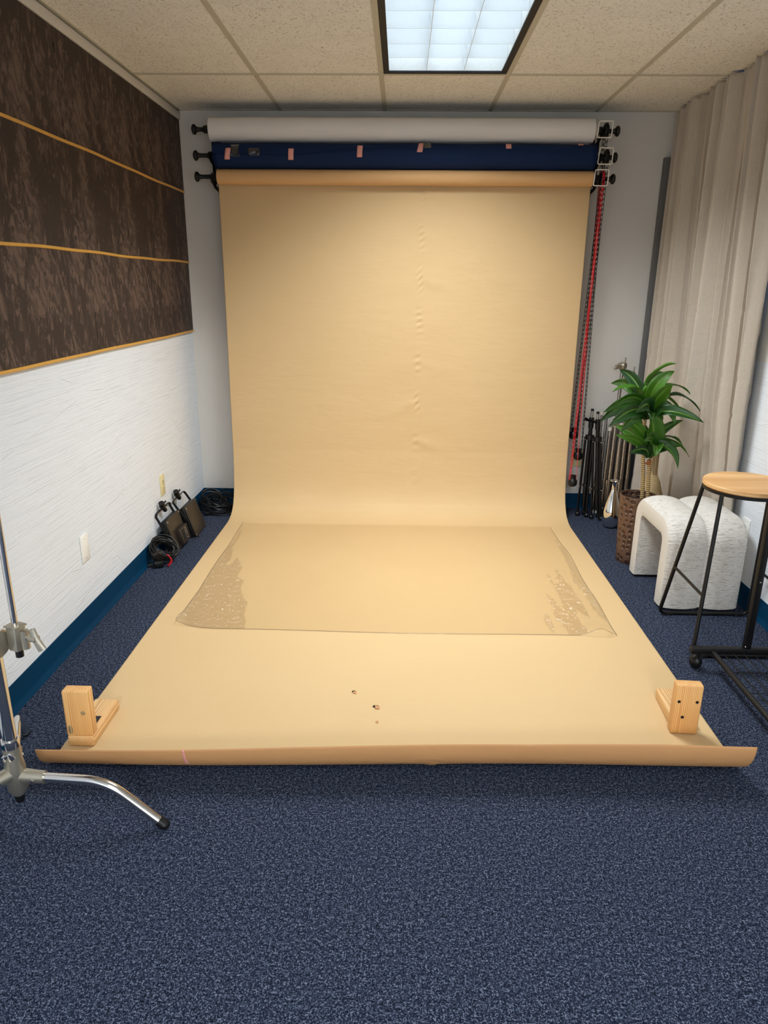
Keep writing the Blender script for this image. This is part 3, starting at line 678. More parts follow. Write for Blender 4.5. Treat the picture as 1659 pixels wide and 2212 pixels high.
def vin(i, j):
    q = i/(NX-1); x = vx[i]; y0 = 2.742 + 0.035*math.exp(-((q-0.0)/0.05)**2) + 0.006*math.sin(q*9) ; y1 = 4.165 + 0.02*q
    y = y0 + (y1-y0)*j/(NY-1); z = 0.0058
    dx0, dx1, dy = x + 0.968, 0.944 - x, y - y0
    z += 0.034*math.exp(-(((dx1-0.07)/0.05)**2 + (dy/0.07)**2))            # lifted front right corner
    z += 0.026*math.exp(-((dx1/0.03)**2))*max(0, math.sin((y-2.8)*2.3))*(0.6+0.4*math.sin(y*9))
    z += 0.016*math.exp(-((dx0/0.04)**2 + ((dy-0.03)/0.05)**2)) + 0.010*math.exp(-(dx0/0.02)**2)*abs(math.sin(y*5))
    return (x, y, z)
b.grid(vin, NX, NY)
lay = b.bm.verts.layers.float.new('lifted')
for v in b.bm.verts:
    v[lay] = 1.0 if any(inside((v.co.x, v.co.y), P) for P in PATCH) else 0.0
link('film', b, 'vinyl', t, sharp=180)
b = B()
for rows in ([vin(i, 0) for i in range(0, NX, 3)], [vin(0, j) for j in range(0, NY, 3)], [vin(NX-1, j) for j in range(0, NY, 3)]):
    b.tube(rows, 0.0013, 6)
link('cut_edge', b, 'vinyl_edge', t)
# ------------------------------------------------------------------ wooden blocks holding the curl
def stud(b, x0, x1, y0, y1, z0, z1): b.bb(x0, x1, y0, y1, z0, z1, 0.006, 3)
t = thing('wooden_block', 'L-shaped fir stud block standing on the left front corner of the tan paper', 'wooden block', (-1.012, 1.96, 0.003), group='fir blocks holding down the tan paper')
b = B(); stud(b, -1.054, -0.970, 1.917, 1.957, 0.042, 0.206); up = link('upright', b, 'pine_up', t)
b = B(); b.lathe([(0, 0), (0.008, 0), (0.007, 0.0012), (0, 0.0014)], (-0.992, 1.917, 0.128), (0, -1, 0), 16); b.sphere((-1.040, 1.9168, 0.066), 0.011, 14, (0.8, 0.12, 1.5)); link('knot', b, 'bark', up)
b = B(); stud(b, -1.054, -0.970, 1.917, 2.135, 0.004, 0.042); base_o = link('base', b, 'pine_flat', t)
b = B(); b.bb(-1.040, -0.988, 1.985, 2.030, 0.0405, 0.0425, 0.0005, 1); link('black_patch', b, 'black_plastic', base_o)  # flat black patch gives the dark of a notch, none is cut
t = thing('wooden_block', 'L-shaped fir stud block with three screw holes, right front corner of tan paper', 'wooden block', (0.975, 2.1, 0.003), group='fir blocks holding down the tan paper')
R2 = Matrix.Rotation(-0.06, 3, 'Z')
b = B(); b.box((0.968, 2.072, 0.097), (0.088, 0.038, 0.186), R2, 0.007, 3); up = link('upright', b, 'pine_up', t)
for dx, z in ((-0.030, 0.128), (0.028, 0.129), (-0.012, 0.070)):
    b = B(); p = Vector((0.968, 2.072, 0)) + R2 @ Vector((dx, -0.0193, 0)); b.lathe([(0, 0.0008), (0.0035, 0.0006), (0.0055, 0.0002), (0.0055, -0.003), (0, -0.003)], (p.x, p.y, z), (0, -1, 0), 14); link('screw_hole', b, 'black_gap', up)
b = B(); b.box((0.985, 2.185, 0.023), (0.086, 0.185, 0.038), R2, 0.006, 3); base_o = link('base', b, 'pine_flat', t)
b = B(); b.box((0.962, 2.112, 0.0425), (0.030, 0.030, 0.002), R2, 0.0005, 1); link('black_patch', b, 'black_plastic', base_o)  # same flat black patch instead of a cut slot
# ------------------------------------------------------------------ chrome light stand with grip head (left front)
CX, CY = -1.035, 1.596
t = thing('grip_stand', 'large chrome tripod grip stand standing on the carpet at the front left', 'light stand', (CX, CY, 0))
b = B(); b.tube([(CX, CY, 0.17), (CX, CY, 1.02)], 0.0178, 28); link('column', b, 'chrome', t)
b = B(); b.tube([(CX, CY, 1.02), (CX, CY, 1.75)], 0.0145, 24); link('riser', b, 'chrome', t)
b = B(); b.lathe([(0.0, 0.998), (0.024, 0.998), (0.025, 1.03), (0.016, 1.045), (0, 1.045)], (CX, CY, 0), n=24); link('column_collar', b, 'nickel', t)
b = B(); b.lathe([(0.0185, 0.238), (0.0185, 0.262), (0.0225, 0.262), (0.0235, 0.256), (0.0235, 0.244), (0.0225, 0.238)], (CX, CY, 0), n=28); link('lock_ring', b, 'chrome', t)
b = B(); b.lathe([(0, 0.085), (0.014, 0.085), (0.026, 0.105), (0.027, 0.17), (0.023, 0.20), (0.0225, 0.24), (0, 0.24)], (CX, CY, 0), n=32); hub = link('leg_hub', b, 'nickel', t)
b = B(); b.box((CX+0.006, CY-0.0215, 0.218), (0.022, 0.006, 0.022), Matrix.Rotation(0.8, 3, 'Y'), 0.003); b.box((CX-0.012, CY-0.019, 0.212), (0.016, 0.006, 0.020), Matrix.Rotation(0.7, 3, 'Y') , 0.003); link('star_badge', b, 'chrome', hub)
b = B(); b.lathe([(0, 0.062), (0.011, 0.062), (0.0125, 0.07), (0.0125, 0.088), (0, 0.088)], (CX, CY, 0), n=20); link('rubber_foot', b, 'black_plastic', hub)
def gleg(az, h, reach, lab=None):
    d = Vector((math.cos(az), math.sin(az), 0)); c = Vector((CX, CY, 0))
    so = B(); so.tube([c + d*0.012 + Vector((0, 0, h)), c + d*0.080 + Vector((0, 0, h))], [0.021, 0.0168], 20)
    so.tube([c + d*0.078 + Vector((0, 0, h)), c + d*0.083 + Vector((0, 0, h))], 0.0175, 20); sk = link('leg_socket', so, 'nickel', t)
    sb = B()
    sd = Vector((-d.y, d.x, 0))
    for s in (-1, 1): q = c + d*0.055 + sd*s*0.017 + Vector((0, 0, h-0.002)); sb.lathe([(0, 0), (0.0055, 0), (0.0045, 0.004), (0, 0.0045)], q, sd*s, 14)
    link('screw', sb, 'chrome', sk)
    P = fillet([c + d*0.04 + Vector((0, 0, h)), c + d*(reach-0.150) + Vector((0, 0, h)), c + d*reach + Vector((0, 0, 0.014))], 0.062, 12)
    lb = B(); lb.tube(P, 0.0128, 20); lg = link('leg', lb, 'chrome', t)
    dv = (P[-1]-P[-2]).normalized(); fb = B(); fb.tube([P[-1] - dv*0.020, P[-1] + dv*0.002], [0.0142, 0.0142], 18); fb.sphere(P[-1] + dv*0.001, 0.0142, 14); link('rubber_foot', fb, 'black_plastic', lg)
gleg(-0.06, 0.145, 0.405); gleg(2.03, 0.172, 0.418); gleg(4.12, 0.158, 0.41)
# grip head clamped on the column with an upright rod in its jaw
GZ = 0.565
hd = B(); gc = Vector((-1.000, 1.560, GZ)); ax = Vector((0.93, -0.37, 0)).normalized()
hd.lathe([(0, -0.052), (0.030, -0.052), (0.037, -0.046), (0.039, -0.028), (0.036, -0.024), (0.0395, -0.020), (0.0395, 0.0), (0.034, 0.006), (0.0, 0.006)], gc, ax, 36)
gh = link('grip_head', hd, 'nickel', t)
hx = B()
for k in range(6):
    a = k*PI/3; pv = Vector((0, 0, 1))*math.cos(a)*0.0385 + ax.cross(Vector((0, 0, 1)))*math.sin(a)*0.0385; hx.lathe([(0, 0.0), (0.0085, 0.0), (0.0085, 0.0014), (0, 0.0016)], gc + pv - ax*0.010, pv, 6)
link('hex_hole', hx, 'black_gap', gh)
rx, ry = -0.962, 1.585
jb = B(); jb.box((rx, ry, GZ+0.008), (0.032, 0.034, 0.066), Matrix.Rotation(-0.38, 3, 'Z'), 0.004); jb.box((rx, ry, GZ+0.041), (0.042, 0.036, 0.005), Matrix.Rotation(-0.38, 3, 'Z'), 0.0015); jb.tube([(rx+0.022, ry-0.004, GZ-0.020), (rx+0.022, ry-0.004, GZ+0.030)], 0.011, 16); link('jaw', jb, 'nickel', gh)
kb = B(); kb.tube([(rx+0.015, ry-0.006, GZ+0.014), (rx+0.050, ry-0.016, GZ+0.014)], 0.004, 12); kb.tube([(rx+0.042, ry-0.013, GZ+0.014), (rx+0.062, ry-0.019, GZ+0.014)], 0.010, 16)
kb.tube([(rx+0.050, ry-0.018, GZ+0.040), (rx+0.056, ry-0.018, GZ+0.022), (rx+0.060, ry-0.019, GZ+0.010), (rx+0.072, ry-0.020, GZ-0.016)], [(0.011, 0.006), (0.0085, 0.007), (0.010, 0.007), (0.012, 0.006)], 12, flat=(1, 0, 0)); link('tee_handle', kb, 'nickel', gh)
rb = B(); rb.tube([(rx, ry, GZ-0.03), (rx, ry, 1.62)], 0.0079, 18); rod = link('rod', rb, 'chrome', t)
rb = B(); rb.tube([(rx, ry, GZ-0.046), (rx, ry, GZ-0.028)], 0.0100, 16); link('rod_cap', rb, 'black_plastic', rod)
# ------------------------------------------------------------------ LED panels leaning on the left wall
def led(y0, y1, xb, h, lean, box, label):
    t = thing('led_light_panel', label, 'light panel', (xb, (y0+y1)/2, 0), group='LED panels leaning on the left wall')
    w_ = y1 - y0; th = 0.042; yc = (y0+y1)/2
    R = Matrix.Rotation(-lean, 3, 'Y')       # local x outwards, y along the wall, z up the panel
    O = Vector((xb, yc, 0.004))
    def L(x, y, z): return O + R @ Vector((x, y, z))
    b = B(); b.box(L(-0.006, 0, h/2), (0.012, w_, h), R, 0.005, 3); link('diffuser', b, 'dark_bronze', t)
    b = B(); b.box(L(-0.012-th/2+0.006, 0, h/2), (th-0.008, w_*0.97, h*0.97), R, 0.008, 3)
    for s in (-1, 1):
        for k in range(5): b.box(L(-0.018-k*0.006, s*w_*0.485, h/2), (0.002, 0.006, h*0.86), R, 0.0008, 1)
    body = link('housing', b, 'black_plastic', t)
    b = B()
    for s in (-1, 1):
        for zz in (0.012, h-0.012): b.box(L(-0.004, s*(w_/2-0.010), zz), (0.010, 0.014, 0.012), R, 0.002, 1)
    link('corner_bracket', b, 'steel', body)
    if box:
        b = B(); b.box(L(0.014, w_*0.10, h*0.34), (0.030, w_*0.56, h*0.46), R, 0.003); cb = link('control_box', b, 'dark_bronze', t)
        b = B(); b.box(L(0.030, -w_*0.03, h*0.34), (0.002, w_*0.14, h*0.36), R); b.box(L(0.030, w_*0.32, h*0.34), (0.002, w_*0.06, h*0.36), R); link('battery_slot', b, 'black_gap', cb)
        b = B()
        for k in range(5): b.lathe([(0, 0), (0.005, 0), (0.0045, 0.006), (0, 0.006)], L(0.029, w_*0.16, h*(0.20+0.07*k)), R @ Vector((1, 0, 0)), 12)
        link('control_knob', b, 'steel', cb)
    yz = h*1.30; yx = -0.055
    P = fillet([L(-0.022, -w_/2-0.008, h*0.62), L(yx, -w_/2-0.008, yz), L(yx, w_/2+0.008, yz), L(-0.022, w_/2+0.008, h*0.62)], 0.022, 6)
    for p in P: p.x = max(p.x, XL + 0.010)
    b = B(); b.tube(P, (0.0075, 0.0032), 8, flat=(0, 0, 1)); yk = link('yoke', b, 'black_metal', t)
    p0 = L(yx, -w_*0.12, yz); p0.x = max(p0.x, XL + 0.02); b = B(); b.tube([p0 + Vector((0.004, 0.02, -0.010)), p0 + Vector((0.004, -0.035, 0.030))], 0.013, 16); b.tube([p0 + Vector((0.006, -0.022, 0.024)), p0 + Vector((0.006, -0.038, 0.048))], 0.016, 16); b.tube([p0 + Vector((0.006, -0.012, 0.030)), p0 + Vector((0.020, 0.0, 0.050))], 0.0045, 10); link('spigot_adapter', b, 'black_plastic', yk)
    for s in (-1, 1):
        q = L(-0.022, s*(w_/2+0.010), h*0.62); b = B(); b.lathe([(0, 0), (0.010, 0), (0.010, 0.008), (0, 0.009)], q, (0, s, 0), 14); link('yoke_knob', b, 'black_plastic', yk)
    b = B(); b.tube(fillet([L(-0.04, -w_*0.3, h*0.4), L(-0.06, -w_*0.42, h*0.25), L(-0.05, -w_*0.55, 0.012), L(0.02, -w_*0.6, 0.006)], 0.02), 0.003, 8); link('cord', b, 'black_plastic', t)
led(3.905, 4.115, -1.188, 0.190, 0.31, False, 'LED panel with a plain bronze face, leaning on the left wall')
led(3.640, 3.860, -1.225, 0.190, 0.24, True, 'LED panel with a control box on its face, leaning on the left wall')
def coil(c, R0, loops, r, tiltv, seed, jitter, wander, n=22):
    """hand-wound loops: every turn has its own centre, size and tilt"""
    rnd = random.Random(seed); base = Vector(tiltv).normalized(); K = []
    for k in range(loops + 1):
        ax = (base + Vector((rnd.uniform(-1, 1), rnd.uniform(-1, 1), rnd.uniform(-1, 1)))*jitter).normalized()
        K.append((Vector(c) + Vector((rnd.uniform(-1, 1), rnd.uniform(-1, 1), rnd.uniform(-0.6, 0.8)))*wander, R0*rnd.uniform(0.62, 1.08), ax, rnd.uniform(0.6, 1.0)))
    pts = []
    for k in range(loops):
        for i in range(n):
            q = i/n; q2 = q*q*(3-2*q); ce = K[k][0].lerp(K[k+1][0], q2); R = K[k][1]*(1-q2) + K[k+1][1]*q2; ax = K[k][2].lerp(K[k+1][2], q2).normalized(); sq = K[k][3]*(1-q2) + K[k+1][3]*q2
            e1 = ax.cross(Vector((0.3, 0.2, 1))).normalized(); e2 = ax.cross(e1); a = 2*PI*q
            p = ce + e1*R*math.cos(a) + e2*R*sq*math.sin(a); p.z = max(p.z, r + 0.001 + 0.006*rnd.random()); p.x = max(p.x, XL + 0.02 + r); p.y = min(p.y, YB - 0.02 - r); pts.append(p)
    out = []
    for i, p in enumerate(pts):
        q = pts[max(0, i-1)]; w_ = pts[min(len(pts)-1, i+1)]; out.append((p*2 + q + w_)/4)
    return out
t = thing('cable_coil', 'coiled black power cable with a red tie on the carpet, nearest on the left', 'cable', (-1.262, 3.50, 0))
b = B(); b.tube(coil((-1.258, 3.515, 0.078), 0.080, 22, 0.0036, (0.35, -0.45, 0.55), 3, 0.45, 0.016), 0.0037, 7); cb = link('cable', b, 'black_plastic', t)
b = B(); b.box((-1.277, 3.468, 0.048), (0.052, 0.03, 0.062), Matrix.Rotation(0.5, 3, 'X') @ Matrix.Rotation(0.3, 3, 'Z'), 0.005); link('power_adapter', b, 'dark_bronze', t)
b = B(); b.box((-1.262, 3.436, 0.020), (0.05, 0.036, 0.036), Matrix.Rotation(0.4, 3, 'Z'), 0.006); b.tube([(-1.285, 3.44, 0.02), (-1.318, 3.425, 0.012)], 0.006, 10); link('plug', b, 'black_plastic', t)
b = B(); b.tube(fillet([(-1.210, 3.452, 0.004), (-1.196, 3.448, 0.028), (-1.200, 3.458, 0.055), (-1.218, 3.472, 0.068)], 0.02), [(0.015, 0.004)]*14, 8, flat=(0.7, -0.7, 0)) if False else b.grid(lambda i, j: (-1.222 + 0.020*math.sin(j/8*PI) + 0.012*i/4, 3.450 + 0.006*j/8 - 0.012*i/4, 0.006 + 0.062*j/8), 5, 9); link('hook_tie', b, 'red_cloth', t, solid=0.004)
t = thing('cable_coil', 'tangled black cables piled in the back left corner', 'cable', (-1.22, 4.45, 0))
b = B()
b.tube(coil((-1.185, 4.43, 0.045), 0.115, 13, 0.004, (0.1, -0.25, 1), 5, 0.35, 0.035), 0.0042, 7)
b.tube(coil((-1.235, 4.44, 0.080), 0.080, 5, 0.004, (0.4, -0.9, 0.2), 8, 0.35, 0.025), 0.0042, 7)
b.tube(coil((-1.130, 4.46, 0.070), 0.066, 4, 0.003, (0.2, -0.95, 0.25), 11, 0.3, 0.016), 0.0030, 7)
link('cable', b, 'black_plastic', t)
b = B(); b.box((-1.19, 4.46, 0.09), (0.03, 0.02, 0.024), Matrix.Rotation(0.6, 3, 'Y'), 0.004); b.box((-1.235, 4.33, 0.014), (0.05, 0.024, 0.02), Matrix.Rotation(0.7, 3, 'Z'), 0.004); link('plug', b, 'black_plastic', t)
# ------------------------------------------------------------------ folded stands and poles in the back right corner
def folded_stand(base, top, label):
    t = thing('folded_light_stand', label, 'light stand', (base[0], base[1], 0), group='folded black stands by the chains')
    A = Vector((base[0], base[1], 0.0)); D = (Vector(top) - A); H = D.length; d = D.normalized()
    def at(h, off=(0, 0)): return A + d*h + Vector((off[0], off[1], 0))
    b = B(); b.tube([at(0.06), at(0.60)], 0.0125, 16); link('column', b, 'black_metal', t)
    b = B(); b.tube([at(0.58), at(0.645)], 0.0165, 16); b.tube([at(0.625, (-0.01, -0.01)), at(0.640, (-0.045, -0.02))], [0.006, 0.011], 10); link('clamp_collar', b, 'black_plastic', t)
    b = B(); b.tube([at(0.645), at(H-0.012)], 0.0078, 14); sp = link('spigot', b, 'steel', t)
    b = B(); b.tube([at(H-0.014), at(H)], 0.0095, 14); link('cap', b, 'black_plastic', sp)
    b = B(); b.tube([at(0.505), at(0.535)], 0.027, 18); b.tube([at(0.20), at(0.215)], 0.018, 16); link('leg_collar', b, 'black_plastic', t)
    for k in range(3):
        a = -PI/2 + 0.5 + k*2*PI/3; o1 = (0.027*math.cos(a), 0.027*math.sin(a)); o2 = (0.034*math.cos(a), 0.034*math.sin(a))
        b = B(); b.tube([at(0.525, o1), at(0.012, o2)], (0.0095, 0.0075), 10); lg = link('leg', b, 'black_metal', t)
        b = B(); b.box(at(0.014, o2), (0.024, 0.024, 0.027), None, 0.004); link('rubber_foot', b, 'black_plastic', lg)
        b = B()
        for h, o in ((0.505, (o1[0]*1.05, o1[1]*1.05)), (0.20, (o2[0], o2[1])), (0.02, o2)):
            b.sphere(at(h, (o[0]*1.05, o[1]*1.05 - 0.010)), 0.0042, 10)
        link('rivet', b, 'steel', lg)
folded_stand((1.206, 4.440), (1.213, 4.470, 0.70), 'folded black light stand beside the hanging chains, left of two')
folded_stand((1.282, 4.375), (1.236, 4.425, 0.69), 'folded black light stand behind the mirror vase, right of two')
def pole(p0, p1, r, label):
    b = B(); b.tube([p0, p1], r, 16); P0, P1 = Vector(p0), Vector(p1); d = (P1-P0).normalized()
    t = thing('steel_pole', label, 'pole', (p0[0], p0[1], 0), group='steel poles leaning in the back right corner')
    link('tube', b, 'steel', t); c = B(); c.tube([P1 - d*0.004, P1 + d*0.016], r*1.12, 14); c.tube([P0 - d*0.001, P0 + d*0.02], r*1.15, 14); link('end_cap', c, 'core', t)
pole((1.285, 4.50, 0.002), (1.293, 4.53, 0.655), 0.0085, 'thin steel pole leaning on the back wall, leftmost of the poles')
pole((1.313, 4.50, 0.002), (1.326, 4.54, 0.650), 0.0085, 'thin steel pole leaning on the back wall, second from the left of the poles')
def folded_grip(x, y, hcol, htop, dx, label):
    t = thing('folded_grip_stand', label, 'light stand', (x, y, 0), group='folded chrome stands in the back right corner')
    b = B(); b.tube([(x, y, 0.03), (x+dx*0.65, y+0.02, hcol)], 0.0150, 20); link('column', b, 'steel', t)
    b = B(); b.tube([(x+dx*0.65, y+0.02, hcol-0.02), (x+dx, y+0.03, htop)], 0.0105, 18); link('riser', b, 'steel', t)
    b = B(); b.tube([(x+dx*0.62, y+0.019, hcol-0.045), (x+dx*0.66, y+0.02, hcol+0.01)], 0.020, 20); b.tube([(x+dx*0.65, y, hcol-0.02), (x+dx*0.65-0.03, y-0.02, hcol-0.02)], 0.006, 10); link('lock_collar', b, 'nickel', t)
    b = B(); gx_, gy_, gz_ = x+dx, y+0.03, htop+0.012; b.lathe([(0, -0.020), (0.020, -0.020), (0.024, -0.014), (0.024, 0.014), (0.018, 0.020), (0, 0.020)], (gx_, gy_, gz_), (0.8, -0.6, 0), 24)
    b.tube([(gx_-0.016, gy_-0.022, gz_), (gx_-0.050, gy_-0.030, gz_-0.004)], [0.008, 0.014], 12); b.tube([(gx_+0.01, gy_, gz_+0.015), (gx_+0.014, gy_, gz_+0.052)], 0.005, 10); b.box((gx_-0.048, gy_-0.03, gz_), (0.010, 0.012, 0.045), Matrix.Rotation(0.6, 3, 'Y'), 0.003); link('grip_head', b, 'nickel', t)
    for k, (ox, oy) in enumerate(((-0.034, -0.012), (0.034, -0.010), (0.0, 0.036))):
        b = B(); b.tube(fillet([(x+ox*0.4, y+oy*0.4, 0.06), (x+ox, y+oy, 0.035), (x+ox, y+oy, 0.10), (x+ox+dx*0.55, y+oy+0.018, hcol-0.06+0.01*k)], 0.02), 0.0105, 14); lg = link('leg', b, 'steel', t)
        b = B(); b.tube([(x+ox+dx*0.55, y+oy+0.018, hcol-0.064+0.01*k), (x+ox+dx*0.553, y+oy+0.018, hcol-0.046+0.01*k)], 0.0122, 14); link('leg_cap', b, 'core', lg)
    b = B()
    for ox in (-0.018, 0.022): b.tube([(x+ox, y-0.024, 0.02), (x+ox+dx*0.1, y-0.022, 0.25)], 0.0045, 10)
    link('spreader', b, 'chrome', t)
folded_grip(1.352, 4.44, 0.63, 0.955, 0.020, 'folded chrome grip stand with clamp head on top, beside the black stands')
folded_grip(1.432, 4.44, 0.66, 0.90, 0.000, 'folded chrome grip stand partly hidden by the green plant leaves')
b = B(); b.bb(1.515, 1.622, 4.575, 4.603, 0.0, 2.152, 0.003)
tag(link('grey_divider', b, 'gray_panel'), 'tall narrow grey divider panel against the back wall beside the curtain', 'divider')
b = B(); b.box((1.455, 4.560, 0.30), (0.115, 0.014, 0.60), Matrix.Rotation(-0.04, 3, 'X'), 0.002)  # dark grey slab filling the dark area behind the stands
tag(link('grey_slab', b, 'dark_slab'), 'low dark grey slab leaning on the back wall behind the chrome stands', 'board')
# ------------------------------------------------------------------ curtain
t = thing('curtain', 'long beige linen curtain with deep folds hanging along the right wall', 'curtain', (1.55, 3.8, 0.02))
NU, NVC = 520, 130
FOLDS = [0.0, 0.05, 0.115, 0.16, 0.225, 0.30, 0.345, 0.385, 0.45, 0.52, 0.63, 0.70, 0.755, 0.85, 0.93, 1.0]
def curtain(i, j):
    u = i/(NU-1); v = j/(NVC-1); z = 0.03 + (2.385-0.03)*v
    uu = u + 0.018*(1-v)*math.sin(u*11+1.0)
    uu = min(max(uu, 0.0), 1.0); k = 0
    while k < len(FOLDS)-2 and uu > FOLDS[k+1]: k += 1
    wd = FOLDS[k+1]-FOLDS[k]; q = (uu - FOLDS[k])/wd
    hump = math.sin(PI*q**1.35)**0.55                         # rounded folds with tight valleys, leaning to one side
    hk = hsh(k, 2)
    room = 1.0 if v > 0.35 else (1.0 - 0.62*max(0.0, min(1.0, (u-0.55)/0.2))*(1-v/0.35))   # the bench keeps the low front part near the wall
    amp = (0.058 + 0.62*wd)*(0.70 + 0.6*hk)*(0.85 + 0.2*v)*room
    amp *= 1.0 - 0.35*(1-v)*(hk < 0.4)
    amp = min(amp, 0.098 + 0.01*hk)
    low = 0.022*(1-v)*math.sin(u*2*PI*1.5+1.2)*room
    xv = (1.545 + 0.075*min(1.0, u*1.4))*(1-v**0.7) + 1.622*v**0.7
    x = xv - amp*hump - low
    yb0, yb1, yt0, yt1 = 4.46, 3.235, 4.575, 3.27
    y = (yb0 + (yb1-yb0)*u)*(1-v) + (yt0 + (yt1-yt0)*u)*v - 0.22*wd*math.sin(2*PI*q) + 0.008*math.sin(v*3+k)
    for zc, st in ((1.32, 0.6), (1.02, 0.8), (0.84, 0.9), (0.62, 1.0), (0.44, 0.8), (0.28, 1.0), (1.62, 0.4)):   # packing creases and sags low on the cloth
        ph = hsh(k, int(zc*50)); zz = zc + 0.05*(ph-0.5) + 0.06*(q-0.5)*(ph-0.3)*2
        x += 0.006*st*(ph+0.2)*math.exp(-((z-zz)/0.011)**2)*hump*(1 if ph > 0.35 else 0)
    x -= 0.010*math.sin(u*2*PI*31 + 3*math.sin(v*2.2+k))*(0.35+0.65*v)*hump; x += 0.006*math.sin(u*2*PI*23 + 2*v)*hump
    return (min(x, XR-0.008), y, z)
b = B(); b.grid(curtain, NU, NVC, uvfn=lambda a, c: (a/NU*3, c/NVC*2.3)); link('cloth', b, 'linen', t, sharp=180, solid=0.002)
b = B(); b.tube([(1.605, 3.24, 2.386), (1.605, 4.58, 2.386)], 0.006, 10); link('track', b, 'white_wire', t)
# ------------------------------------------------------------------ potted plant
PX, PY = 1.280, 3.655
t = thing('potted_plant', 'artificial green dracaena in a tall hammered bronze pot beside the cream bench', 'plant', (PX, PY, 0))
b = B(); pp = [(0.0, 0.0), (0.076, 0.0)] + [(0.079 + 0.016*k/14 , 0.004 + 0.371*k/14) for k in range(15)] + [(0.0945, 0.378), (0.0885, 0.378), (0.086, 0.34), (0.084, 0.32)]
b.lathe(pp, (PX, PY, 0), n=64, uvs=(17, 34)); link('pot', b, 'hammered', t, sharp=50)
b = B(); b.grid(lambda i, j: (PX + 0.0845*(j/8)*math.cos(2*PI*i/28), PY + 0.0845*(j/8)*math.sin(2*PI*i/28), 0.335 + 0.008*hsh(i, j)), 28, 9, closed_u=True); link('soil', b, 'soil', t)
S1b, S1t = Vector((PX+0.018, PY-0.01, 0.33)), Vector((1.262, 3.66, 0.845)); S2b, S2t = Vector((PX+0.042, PY-0.03, 0.33)), Vector((1.308, 3.635, 0.575))
b = B(); b.tube([S1b + (S1t-S1b)*(k/20) + Vector((0.004*math.sin(k*0.35), 0, 0)) for k in range(21)], [0.0105 + 0.0012*(k % 2) - 0.002*k/20 for k in range(21)], 14); link('stem', b, 'cane', t)
b = B(); b.tube([S2b + (S2t-S2b)*(k/12) for k in range(13)], [0.0095 + 0.001*(k % 2) for k in range(13)], 14); s2 = link('stem', b, 'cane', t)
b = B(); b.tube([S2t + Vector((-0.002, 0, -0.030)), S2t + Vector((0.0, 0, -0.004))], [0.0125, 0.0115], 14); b.tube([S2t + Vector((-0.004, -0.004, -0.022)), S2t + Vector((-0.022, -0.006, -0.020))], [0.006, 0.004], 8); link('leaf_sheath', b, 'sheath', s2)
def leafmesh(base, mid, tip, wd, roll=0.0, n=18, m=7, facing=None):
    b = B(); P0, P1, P2 = Vector(base), Vector(mid), Vector(tip)
    ctrl = P1*2 - (P0+P2)*0.5
    def pos(q): return P0*(1-q)**2 + ctrl*2*q*(1-q) + P2*q*q
    def fn(i, j):
        q = j/(n-1); p = pos(q); tg = (pos(min(1, q+0.02)) - pos(max(0, q-0.02))).normalized()
        up = Vector((0, 0, 1)) if facing is None else Vector(facing)
        sd = tg.cross(up)
        if sd.length < 0.15: sd = tg.cross(Vector((0, -1, 0.2)))
        sd.normalize(); nn = sd.cross(tg).normalized()
        sd2 = sd*math.cos(roll) + nn*math.sin(roll); nn2 = nn*math.cos(roll) - sd*math.sin(roll)
        wq = 1.22*wd*(0.30 + 0.70*math.sin(min(1, q/0.55)*PI/2)) * (1 - max(0, (q-0.5)/0.5)**2.0)**0.9 + 0.0006
        s = (i/(m-1) - 0.5)
        return p + sd2*wq*s + nn2*(wq*0.55*abs(s)*1.0 + 0.0035*math.sin(q*14+base[0]*50)*abs(s)*2)
    b.grid(fn, m, n, uvfn=lambda a, c: (a/(m-1), c/(n-1)))
    return link('leaf', b, 'leaf', t, sharp=180, solid=0.0007)
K = 0.00241     # metres per photo pixel at the plant
def LF(bx, bz, mx, my, mz, tx, ty, tz, wd, roll=0.0, facing=None, org=(1395, 880)):
    """leaf through three points given as metres right / towards the camera / up of the crown"""
    C0 = Vector((1.275, 3.66, 0.83)); tx = min(tx, 0.226)
    leafmesh(C0 + Vector((bx, 0, bz)), C0 + Vector((mx, -my, mz)), C0 + Vector((tx, -ty, tz)), wd, roll, facing=facing)
FC = (0.1, -1, 0.25)
# upper crown
LF(0.0, -0.03, -0.005, 0.03, 0.16, 0.075, 0.10, 0.245, 0.062, 0.0, (0, -0.2, 1))
LF(0.0, -0.02, 0.005, 0.05, 0.12, 0.085, 0.07, 0.205, 0.060, 0.3, FC)
LF(0.0, -0.02, 0.010, -0.03, 0.13, 0.095, -0.05, 0.170, 0.060, 0.2, FC)
LF(0.0, -0.02, -0.06, -0.04, 0.13, -0.145, -0.07, 0.195, 0.050, 0.5, FC)
LF(0.0, -0.02, -0.08, 0.02, 0.105, -0.205, 0.05, 0.095, 0.044, 0.2)
LF(0.0, -0.02, -0.10, 0.07, 0.075, -0.245, 0.12, 0.005, 0.046, 0.4, FC)
LF(0.0, -0.03, -0.10, 0.02, 0.045, -0.235, 0.03, -0.010, 0.052, 0.3, FC)
LF(0.0, -0.04, -0.11, 0.12, 0.020, -0.240, 0.17, -0.055, 0.060, 0.2, FC)
LF(0.0, -0.04, -0.09, -0.08, 0.000, -0.205, -0.12, -0.085, 0.050, 0.2, FC)
LF(0.0, -0.02, 0.10, -0.03, 0.115, 0.245, -0.05, 0.075, 0.034, 0.0)
LF(0.0, -0.02, 0.105, 0.06, 0.085, 0.255, 0.10, 0.012, 0.034, 0.0)
LF(0.0, -0.03, 0.085, -0.09, 0.060, 0.225, -0.13, -0.030, 0.036, 0.2)
LF(0.0, -0.04, 0.08, 0.10, 0.010, 0.255, 0.16, -0.035, 0.048, 0.3, FC)
